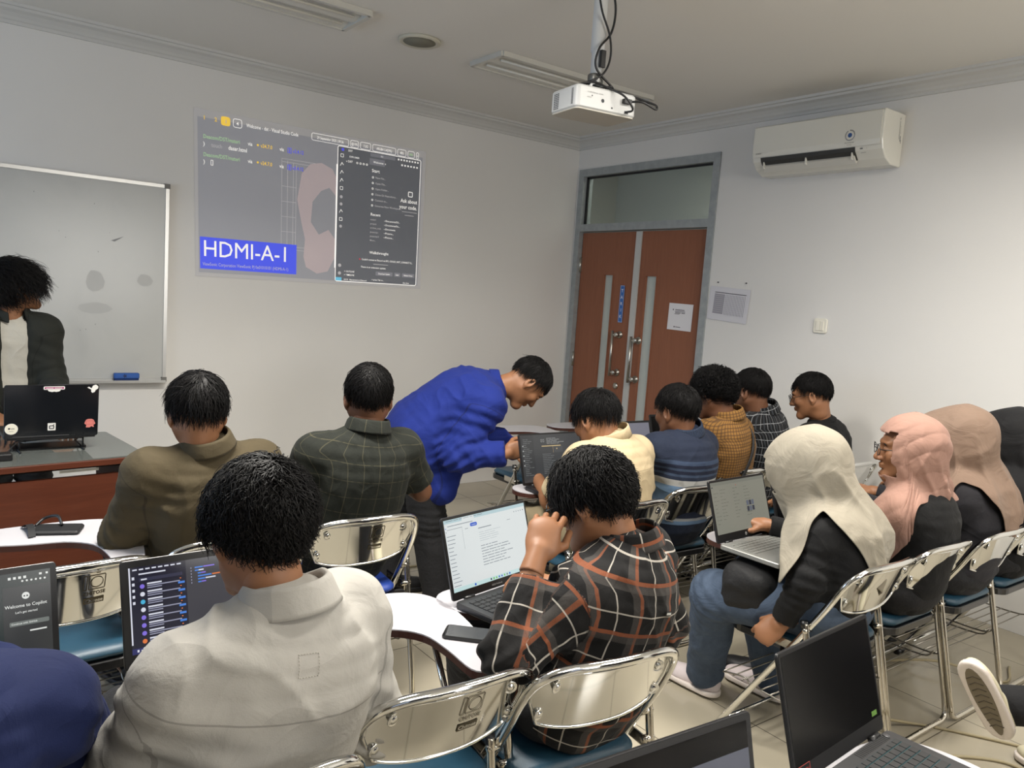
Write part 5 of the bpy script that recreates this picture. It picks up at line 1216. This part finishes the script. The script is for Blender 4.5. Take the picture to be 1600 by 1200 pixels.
# ---------------------------------------------------------------- clothes
def cloth(name,c,c2=None,rough=.85,fine=.25,seamc=.6,sheen=.02,lines=()):
    n=N('cloth_'+name,rough,sheen); u,v,uv=n.uv(); o=n.obj(); base=n.mix(n.noise(o,14,4),lin(c),lin(c2 or tuple(int(x*.9) for x in c)))
    sm=n.line(n.attr('seam'),0,.0035); h=n.math('MULTIPLY',sm,-.5)
    for kind,pos in lines:   # stitched seams across the back (v = height along the spine 0..1)
        l=n.math('MULTIPLY',n.line(n.attr('spine'),pos,.004),n.math('GREATER_THAN',n.attr('seam'),0)); sm=n.math('MAXIMUM',sm,l)
    base=n.mix(n.math('MULTIPLY',sm,seamc),base,lin(tuple(int(x*.55) for x in c)))
    b=n.wrinkle(o,n.bump(n.noise(o,11,5,.6),.012,.5)); b=n.bump(n.noise(o,420,2),.0012,fine,b); b=n.bump(n.math('SUBTRACT',1,sm),.003,.7,b)
    return n.done(base,b)
khaki=cloth('khaki',(66,57,38)); royal=cloth('royal_blue',(17,36,112)); greyj=cloth('pale_grey',(166,163,156),rough=.9,seamc=.45,lines=(('y',.70),)); creamc=cloth('cream',(190,172,138),seamc=.3,lines=(('y',.74),)); navyj=cloth('navy_blue',(12,25,66))
blackc=cloth('black',(11,11,12)); blackj=cloth('black_jacket',(12,12,13)); charc=cloth('charcoal',(35,34,38)); olivej=cloth('dark_olive',(32,34,29)); teec=cloth('white_tee',(232,228,216)); blackt=mat('trousers_black',(17,17,20),.9,bump=.3,bscale=60); khakit=cloth('beige_trousers',(172,156,124)); 
n=N('denim',.85); o=n.obj(); dn=n.done(n.mix(n.noise(o,26,6,.4),lin((46,57,74)),lin((80,94,113))),n.bump(n.noise(o,9,5,1.),.02,.6)); denim=dn
solem=mat('sole_offwhite',(214,204,196),.6,bump=.2,bscale=120); lacem=mat('lace_white',(224,218,214),.8); shoe_w=mat('sneaker_pale',(210,198,198),.55,var=.15,vscale=30); shoe_y=mat('sneaker_cream',(212,204,176),.6,var=.2,vscale=30); shoe_black=mat('shoe_black',(24,24,26),.5)
def plaid(name,base,stripes,rough=.88):
    """stripes: (axis, period, offset, width, colour, strength)"""
    n=N('cloth_'+name,rough,.02); u,v,uv=n.uv(); o=n.obj(); col=n.mix(n.noise(o,30,3),lin(base),lin(tuple(int(x*.85) for x in base)))
    tw=n.noise(o,600,1)
    for ax,per,off,wd,c,st in stripes:
        m=n.math('MULTIPLY',n.stripe(u if ax=='u' else v,per,off,wd),st); m=n.math('MULTIPLY',m,n.math('ADD',.55,n.math('MULTIPLY',tw,.8))); col=n.mix(m,col,lin(c))
    sm=n.line(n.attr('seam'),0,.003); col=n.mix(n.math('MULTIPLY',sm,.6),col,lin(tuple(int(x*.4) for x in base)))
    b=n.wrinkle(o,n.bump(n.noise(o,11,5,.6),.012,.5)); b=n.bump(n.noise(o,420,2),.001,.25,b); b=n.bump(n.math('SUBTRACT',1,sm),.003,.7,b)
    return n.done(col,b)
OR_=(124,68,40); GY=(72,68,65); WH=(172,166,156)
flannel=plaid('orange_plaid',(16,15,15),[('u',.105,.000,.026,GY,.55),('u',.105,.017,.008,OR_,.75),('u',.105,.062,.0036,WH,.85),('v',.115,.010,.024,GY,.5),('v',.115,.026,.009,OR_,.85),('v',.115,.075,.0036,WH,.85)])
greenck=plaid('green_check',(27,30,24),[('u',.052,0,.0025,(70,67,50),.6),('v',.058,.0,.0025,(70,67,50),.6),('u',.052,.02,.012,(22,25,20),.6)])
window=plaid('windowpane',(14,15,18),[('u',.034,0,.003,(130,132,136),.75),('v',.040,0,.003,(170,172,176),.55),('u',.034,.015,.006,(62,66,72),.6)])
mustard=plaid('mustard_check',(136,98,48),[('u',.014,0,.0045,(70,48,30),.75),('v',.014,0,.0045,(70,48,30),.75)])
def polo_():
    n=N('cloth_striped_polo',.85,.02); u,v,uv=n.uv(); o=n.obj(); s=n.attr('spine'); col=lin((26,34,52)); torso=n.math('GREATER_THAN',n.attr('seam'),-.5)
    for a,b,c in ((0,.10,(26,35,54)),(.10,.14,(89,113,141)),(.14,.17,(137,141,144)),(.17,.30,(24,31,50)),(.30,.50,(91,115,141)),(.50,.565,(152,152,149)),(.565,.60,(26,34,52)),(.60,.625,(50,63,84)),(.625,.66,(20,26,45)),(.66,.685,(50,63,84)),(.685,.72,(20,26,45)),(.72,.76,(47,60,82))):
        m=n.math('MULTIPLY',n.math('GREATER_THAN',s,a),n.math('LESS_THAN',s,b)); m=n.math('MULTIPLY',m,torso); col=n.mix(m,col,lin(c))
    b=n.wrinkle(o,n.bump(n.noise(o,11,5,.6),.012,.5)); return n.done(col,n.bump(n.noise(o,300,2),.001,.3,b))
polo=polo_()
def scarf(name,c,c2,rough=.8):
    n=N('scarf_'+name,rough,.06); o=n.obj(); return n.done(n.mix(n.noise(o,8,4),lin(c),lin(c2)),n.bump(n.noise(o,500,2),.0006,.3,n.bump(n.noise(o,9,4,1.2),.016,.6)))
sc_cream=scarf('cream',(148,141,126),(139,132,118)); sc_pink=scarf('pink',(154,120,106),(146,113,100)); sc_beige=scarf('beige',(126,105,90),(119,99,85)); sc_black=scarf('black',(20,20,22),(17,17,19))

# ---------------------------------------------------------------- the people
def seat_person(key,label,skin,hip,neck,head,hrot,yaw,shirt,hairst,seed,shw=.178,shd=(0,0),twist=0,arms=None,**k):
    fw=A(-math.sin(R(yaw+twist)),math.cos(R(yaw+twist)),0); rt=A(fw[1],-fw[0],0); hp=A(*hip); nk=A(*neck); hd=A(*head)
    f0=A(-math.sin(R(yaw)),math.cos(R(yaw)),0); r0=A(f0[1],-f0[0],0)
    up=nrm(nk-hp); sc=nk-up*.082+fw*.012; SL=sc-rt*shw+A(0,0,shd[0]); SR=sc+rt*shw+A(0,0,shd[1])
    a=arms or {}
    EL=A(*a['eL']) if 'eL' in a else A(*(SL[:2]-r0[:2]*.05+f0[:2]*.12),.735); ER=A(*a['eR']) if 'eR' in a else A(*(SR[:2]+r0[:2]*.05+f0[:2]*.12),.735)
    WL=A(*a['wL']) if 'wL' in a else A(*(hp[:2]-r0[:2]*.10+f0[:2]*.42),.765); WR=A(*a['wR']) if 'wR' in a else A(*(hp[:2]+r0[:2]*.12+f0[:2]*.42),.765)
    return person(key,label,skin,hip,neck,head,hrot,SL,SR,EL,ER,WL,WR,shirt,k.pop('trouser',blackt),hairst,seed,yaw=yaw,**k)
HZ=.565
seat_person('P2','person in a plain olive long-sleeved shirt seated near the teacher desk, seen from behind','b',(-3.76,-2.56,HZ),(-3.79,-2.71,1.008),(-3.815,-2.68,1.112),(-8,10,0),8,khaki,'bowl',21,shw=.18,collar=('shirt',khaki),amp=.006,arms=dict(eL=(-4.02,-2.62,.72),wL=(-3.92,-2.38,.76)))
seat_person('P3','person in a dark green checked shirt on the blue chair, seen from behind','c',(-3.27,-2.60,HZ),(-3.22,-2.68,1.028),(-3.20,-2.64,1.14),(-20,4,0),2,greenck,'short',22,shw=.175,sleeve='short',collar=('shirt',greenck),arms=dict(eR=(-2.94,-2.62,.76),wR=(-3.02,-2.38,.80)))
seat_person('P7','person in a cream shirt leaning over the code editor laptop','b',(-2.18,-2.90,HZ),(-2.18,-2.90,.985),(-2.225,-2.83,1.052),(8,26,0),8,creamc,'bowl',23,shw=.18,sleeve='short',collar=('band',creamc),trouser=khakit,arms=dict(eL=(-2.36,-2.72,.69),wL=(-2.26,-2.50,.735),eR=(-1.90,-2.82,.68)))
seat_person('P8','person in a striped navy and light blue polo shirt, seen from behind','c',(-1.70,-2.82,HZ),(-1.69,-2.86,.985),(-1.72,-2.83,1.068),(2,12,0),4,polo,'short',24,shw=.165,sleeve='short',collar=('shirt',MATS['cloth_striped_polo']),hairscale=1.02)
P9_=seat_person('P9','curly-haired person in a mustard checked shirt with a black shoulder strap','c',(-1.24,-2.69,HZ),(-1.27,-2.77,1.02),(-1.31,-2.71,1.13),(10,14,0),12,mustard,'curly',25,shw=.165,collar=('shirt',mustard))
seat_person('P10','person in a black windowpane shirt behind the one in mustard checks','c',(-.80,-2.61,HZ),(-.82,-2.66,1.02),(-.875,-2.61,1.118),(2,12,0),12,window,'short',26,shw=.17,collar=('shirt',window))
seat_person('P11','person with round glasses and a black tee by the right wall','b',(-.40,-2.80,HZ),(-.50,-2.82,.975),(-.56,-2.78,1.115),(28,16,0),14,blackc,'short',27,shw=.155,collar=('tee',blackc),glasses=True,sleeve='short',arms=dict(eL=(-.66,-2.60,.74),eR=(-.28,-2.60,.74)))
P5_=seat_person('P5','person in a light grey jacket in the foreground, seen from behind','b',(-4.06,-3.86,HZ),(-3.985,-3.925,.970),(-4.01,-3.84,1.085),(6,16,2),0,greyj,'messy',28,shw=.168,twist=16,shd=(-.03,.005),res=.006,cloth=.022,amp=.0085,collar=('jacket',greyj),arms=dict(eL=(-4.24,-3.80,.64),wL=(-4.05,-3.64,.725),eR=(-3.78,-3.86,.66),wR=(-3.90,-3.60,.75)),headfine=.003,hdens=2.2)
P6_=seat_person('P6','person in an orange, white and black plaid flannel shirt holding their glasses','b',(-3.19,-3.84,HZ),(-3.09,-3.90,.95),(-3.145,-3.82,1.05),(18,26,0),6,flannel,'wavy',29,hairscale=.97,shoem=shoe_y,knees=((-3.22,-3.42,.53),(-3.02,-3.42,.53)),ankles=((-3.02,-3.16,.095),(-2.86,-3.24,.095)),toe=(.3,1,0),shw=.168,twist=12,shd=(-.02,.01),res=.006,cloth=.016,amp=.0065,collar=('shirt',flannel),arms=dict(eL=(-3.46,-3.92,.755),wL=(-3.345,-3.85,.945),eR=(-2.87,-3.84,.68),wR=(-3.08,-3.62,.745)),slv=(.80,1),hand=('hold','key'),hdirL=(.52,.30,.70),hnL=(-.75,-.6,0),headfine=.003,hdens=1.8,glasses=True)
seat_person('P16','person in a navy blue jacket cut by the left edge','b',(-4.56,-3.84,HZ),(-4.54,-3.90,.965),(-4.58,-3.82,1.11),(8,14,0),0,navyj,'short',30,shw=.178,shd=(-.02,-.03),res=.006,cloth=.018,amp=.009,collar=('shirt',navyj))
# women in headscarves
def hem_pts(pairs):
    """pairs: (angle deg from the back towards the right side, drop below the neck)"""
    def f(th,z):
        a=np.array([math.radians(p[0]) for p in pairs]); d=np.array([p[1] for p in pairs]); a2=np.concatenate([a-2*PI,a,a+2*PI]); d2=np.concatenate([d,d,d]); return z-np.interp(th,a2,d2)
    return f
seat_person('P12','person in a long cream headscarf, black jacket and jeans with white sneakers','b',(-1.98,-3.82,HZ),(-1.95,-3.80,.90),(-2.03,-3.73,1.03),(22,24,0),8,blackj,None,31,shw=.138,trk=.88,armr=.88,trouser=denim,legfat=1.18,shoem=shoe_w,hijab=dict(mat=sc_cream,brim=.022,face=(.128,.045,-.05),fold=.019,nf=7,slack=.55,drop=.34,hem=hem_pts([(-180,.15),(-130,.14),(-108,.25),(-92,.02),(-80,-.02),(-50,.10),(-20,.22),(0,.27),(25,.20),(90,.05),(130,.1)])),
    knees=((-2.16,-3.48,.50),(-1.92,-3.46,.52)),ankles=((-1.98,-3.33,.095),(-1.76,-3.50,.095)),arms=dict(eL=(-2.17,-3.84,.68),wL=(-2.19,-3.78,.515),eR=(-1.76,-3.70,.70),wR=(-1.92,-3.50,.745)),hand=('fist','key'),hdirL=(-.25,.30,-.35),hnL=(-.6,-.5,.65),toe=(-.06,1,0),back=.06)
seat_person('P13','person with glasses in a wrapped pink headscarf and black top','b',(-1.50,-3.84,HZ),(-1.47,-3.86,.935),(-1.54,-3.82,1.075),(38,4,0),6,blackj,None,32,shw=.138,trk=.88,armr=.88,glasses=True,hijab=dict(mat=sc_pink,off=.017,face=(.058,.075,-.085),drop=.45,wrap=True,fold=.008,slack=1.0,hem=hem_pts([(-180,.15),(-140,.2),(-125,.40),(-88,.40),(-80,.03),(-50,.02),(4,.03),(12,.28),(46,.26),(56,.05),(110,.05)])))
seat_person('P14','person in a beige headscarf and dark grey jacket','b',(-1.06,-3.84,HZ),(-1.05,-3.88,.95),(-1.11,-3.82,1.092),(16,16,0),4,charc,None,33,shw=.138,trk=.88,armr=.88,hijab=dict(mat=sc_beige,brim=.045,face=(.128,.045,-.05),fold=.019,nf=7,slack=.5,drop=.34,hem=hem_pts([(-180,.1),(-130,.15),(-118,.22),(-104,.20),(-94,.0),(-70,.02),(-45,.10),(-20,.20),(10,.22),(60,.15)])))
seat_person('P15','person in a black headscarf cut by the right edge','b',(-.60,-3.84,HZ),(-.62,-3.90,.945),(-.69,-3.86,1.075),(5,14,0),2,blackc,None,34,shw=.138,trk=.88,armr=.88,hijab=dict(mat=sc_black,brim=.04,face=(.128,.045,-.05),fold=.019,nf=7,drop=.4,hem=hem_pts([(0,.30),(60,.3),(-60,.3),(180,.2)])))
# standing people
person('P4','person in a royal blue shirt bending over to the code editor laptop','b',(-2.62,-1.98,.84),(-2.28,-2.14,1.10),(-2.135,-2.22,1.135),(-112,62,0),(-2.36,-1.93,1.06),(-2.42,-2.29,1.04),(-2.25,-1.95,.84),(-2.54,-2.26,.80),(-2.16,-2.22,.80),(-2.37,-2.41,.835),royal,blackt,'short',41,res=.008,cloth=.026,amp=.0095,yaw=-105,stand=True,
    knees=((-2.60,-1.84,.45),(-2.56,-2.06,.45)),ankles=((-2.62,-1.80,.09),(-2.50,-2.08,.09)),toe=(1,-.25,0),hand=('relax','pinch'),hdirR=(.85,-.35,.30),hnR=(-.5,-.8,.2),collar=('shirt',royal),untuck=[((-2.56,-2.04,.78),(-2.56,-2.12,.60),.135,.06),((-2.47,-2.10,.80),(-2.52,-2.14,.62),.11,.05)],back=.07,trk=1.08,legfat=1.15)
person('P1','standing person with long dark hair, dark olive jacket and white tee behind the teacher desk','b',(-4.20,-.66,.88),(-4.17,-.68,1.30),(-4.16,-.69,1.425),(-82,-12,0),(-4.03,-.69,1.215),(-4.32,-.66,1.215),(-4.0,-.72,.97),(-4.38,-.68,.97),(-3.98,-.98,.84),(-4.26,-.95,.84),olivej,blackt,'long',42,trk=.93,cloth=.018,amp=.005,yaw=-165,stand=True,knees=((-4.07,-.66,.47),(-4.25,-.66,.47)),ankles=((-4.07,-.64,.09),(-4.25,-.64,.09)),openf=.055,inner=teec,collar=('shirt',olivej),back=.03)
# person off to the right whose sneaker reaches into the frame
tdir=nrm((-.42,.32,.85)); sdir=A(-1.13,.10,.20); Z_=-nrm(sdir-tdir*(sdir@tdir)); X_=np.cross(tdir,Z_)
person('P17','person mostly outside the right edge, one cream sneaker with its sole turned to the camera','b',(-1.95,-5.02,HZ),(-2.0,-5.06,1.02),(-2.0,-5.02,1.15),(0,8,0),(-2.18,-5.04,.96),(-1.82,-5.06,.96),(-2.2,-4.9,.74),(-1.78,-4.9,.74),(-2.05,-4.66,.75),(-1.88,-4.66,.75),charc,blackt,'short',43,res=.012,headfine=.006,yaw=-10,knees=((-1.50,-4.72,.44),(-1.62,-4.80,.55)),ankles=((-1.675,-4.29,.33),(-1.35,-4.45,.09)),shoem=shoe_y,shoepose=(-1,np.stack([X_,tdir,Z_],1)),toe=(.2,1,0))
# stitched details on the backs
from mathutils.bvhtree import BVHTree
def on_back(ps,uts,off=.002):
    root,sp=ps; sh=[c for c in root.children if c.name.startswith(('shirt','jacket'))][0]; bv=BVHTree.FromPolygons([v.co.copy() for v in sh.data.vertices],[tuple(p.vertices) for p in sh.data.polygons]); out=[]
    for u,t in uts:
        c,L,B=[A(*[np.interp(t,sp.t,M_[:,j]) for j in range(3)]) for M_ in (sp.c,sp.L,sp.Fw)]; o=Vector(c+L*u+B*.45); h,n_,_,_=bv.ray_cast(o,Vector(-B)); out.append((h or o)+Vector(B)*off)
    return out
def dashed(ps,uts,r,m,name):
    mb=MB(); P=on_back(ps,uts)
    for i in range(0,len(P)-1,2): mb.tube([P[i],P[i+1]],r,5)
    mb.build(name,m,ps[0])
def seglist(a,b,n): return [(a[0]+(b[0]-a[0])*k/n,a[1]+(b[1]-a[1])*k/n) for k in range(n)]
sq=[(-.045,.875),(-.005,.875),(-.005,.80),(-.045,.80),(-.045,.875)]
dashed(P5_,sum([seglist(a,b,14) for a,b in zip(sq,sq[1:])],[]),.0007,mat('stitch_pale',(176,172,162),.8),'stitched_square')
P_=on_back(P6_,[(-.012,.70),(.012,.70),(.012,.676),(-.012,.676)],.006)
MB().add([tuple(p) for p in P_],[(0,1,2,3)]).build('label_tag',mat('label_black',(18,18,18),.7),P6_[0])
P_=on_back(P6_,[(-.009,.695),(.009,.695),(.009,.683),(-.009,.683)],.007)
MB().add([tuple(p) for p in P_],[(0,1,2,3)]).build('label_print',mat('label_white',(200,200,196),.7),P6_[0])
# things the people carry
def back_strap(ps,u0,u1,t0,t1,name,label):
    root,sp=ps; pts=[]; n=26
    base=Vector(root.location)
    for i in range(n+1):
        k=i/n; t=t0+(t1-t0)*k; u=u0+(u1-u0)*k; c=A(*[np.interp(t,sp.t,sp.c[:,j]) for j in range(3)]); L=A(*[np.interp(t,sp.t,sp.L[:,j]) for j in range(3)]); B_=A(*[np.interp(t,sp.t,sp.Fw[:,j]) for j in range(3)]); a=np.interp(t,sp.t,sp.a); b=np.interp(t,sp.t,sp.b)
        pts.append(c+L*u+B_*((b+.022)*math.sqrt(max(.05,1-(u/(a+.02))**2))))
    V=[];F_=[]
    for i,p in enumerate(pts):
        tg=nrm(pts[min(i+1,n)]-pts[max(i-1,0)]); nn=nrm(np.cross(tg,A(1,0,0))); B_=nrm(A(*sp.Fw[8])); w=nrm(np.cross(tg,B_))*.013
        for q in (p-w,p+w,p+w+B_*.004,p-w+B_*.004): V.append(tuple(q+np.array(base)))
    for i in range(n):
        for k in range(4): F_.append((i*4+k,i*4+(k+1)%4,(i+1)*4+(k+1)%4,(i+1)*4+k))
    o=MB().add(V,F_,0,True).build(name,mat('strap_black',(24,24,26),.6)); return tag(o,label,'strap')
back_strap(P9_,.085,-.07,.93,.38,'bag_strap','black shoulder strap crossing the mustard checked shirt')
def soft_bag():
    root=empty('black_bag',(-2.09,-3.60,.572),R(20),'soft black bag on the lap of the person in the cream headscarf','bag'); bm=mat('bag_black',(16,16,18),.75,bump=.5,bscale=30)
    f=Field(A(-.22,-.2,-.16),A(.22,.2,.14),.007); f.box((0,0,0),(.145,.10,.085),.06,.01); f.ell((-.06,.0,.05),(.09,.08,.05),.04); V,F_=f.mesh(); V=folds(V,vnormals(V,F_),.009,5,None,[])
    link('bag_body',quadmesh('bag_body',V,F_),bm,root,True)
    f=Field(A(-.2,-.2,-.1),A(.2,.02,.08),.007); f.box((0,-.10,-.02),(.09,.022,.05),.02,.01); V,F_=f.mesh(); link('front_pocket',quadmesh('front_pocket',V,F_),bm,root,True)
    MB().tube(spline([(-.06,-.02,.085),(-.03,-.02,.108),(.03,-.02,.108),(.06,-.02,.085)],6),.006,6).build('handle',bm,root)
    m=MB(); pts=spline([(-.05,-.10,-.05),(-.10,-.13,-.14),(-.13,-.14,-.22),(-.10,-.15,-.27),(-.05,-.15,-.22),(.0,-.14,-.12)],8); V=[];n=len(pts)
    for p in pts: V+=[(p.x,p.y-.004,p.z-.016),(p.x,p.y-.004,p.z+.016),(p.x,p.y+.004,p.z+.016),(p.x,p.y+.004,p.z-.016)]
    m.add(V,[(i*4+k,i*4+(k+1)%4,(i+1)*4+(k+1)%4,(i+1)*4+k) for i in range(n-1) for k in range(4)],0,True); m.build('strap',bm,root)
soft_bag()
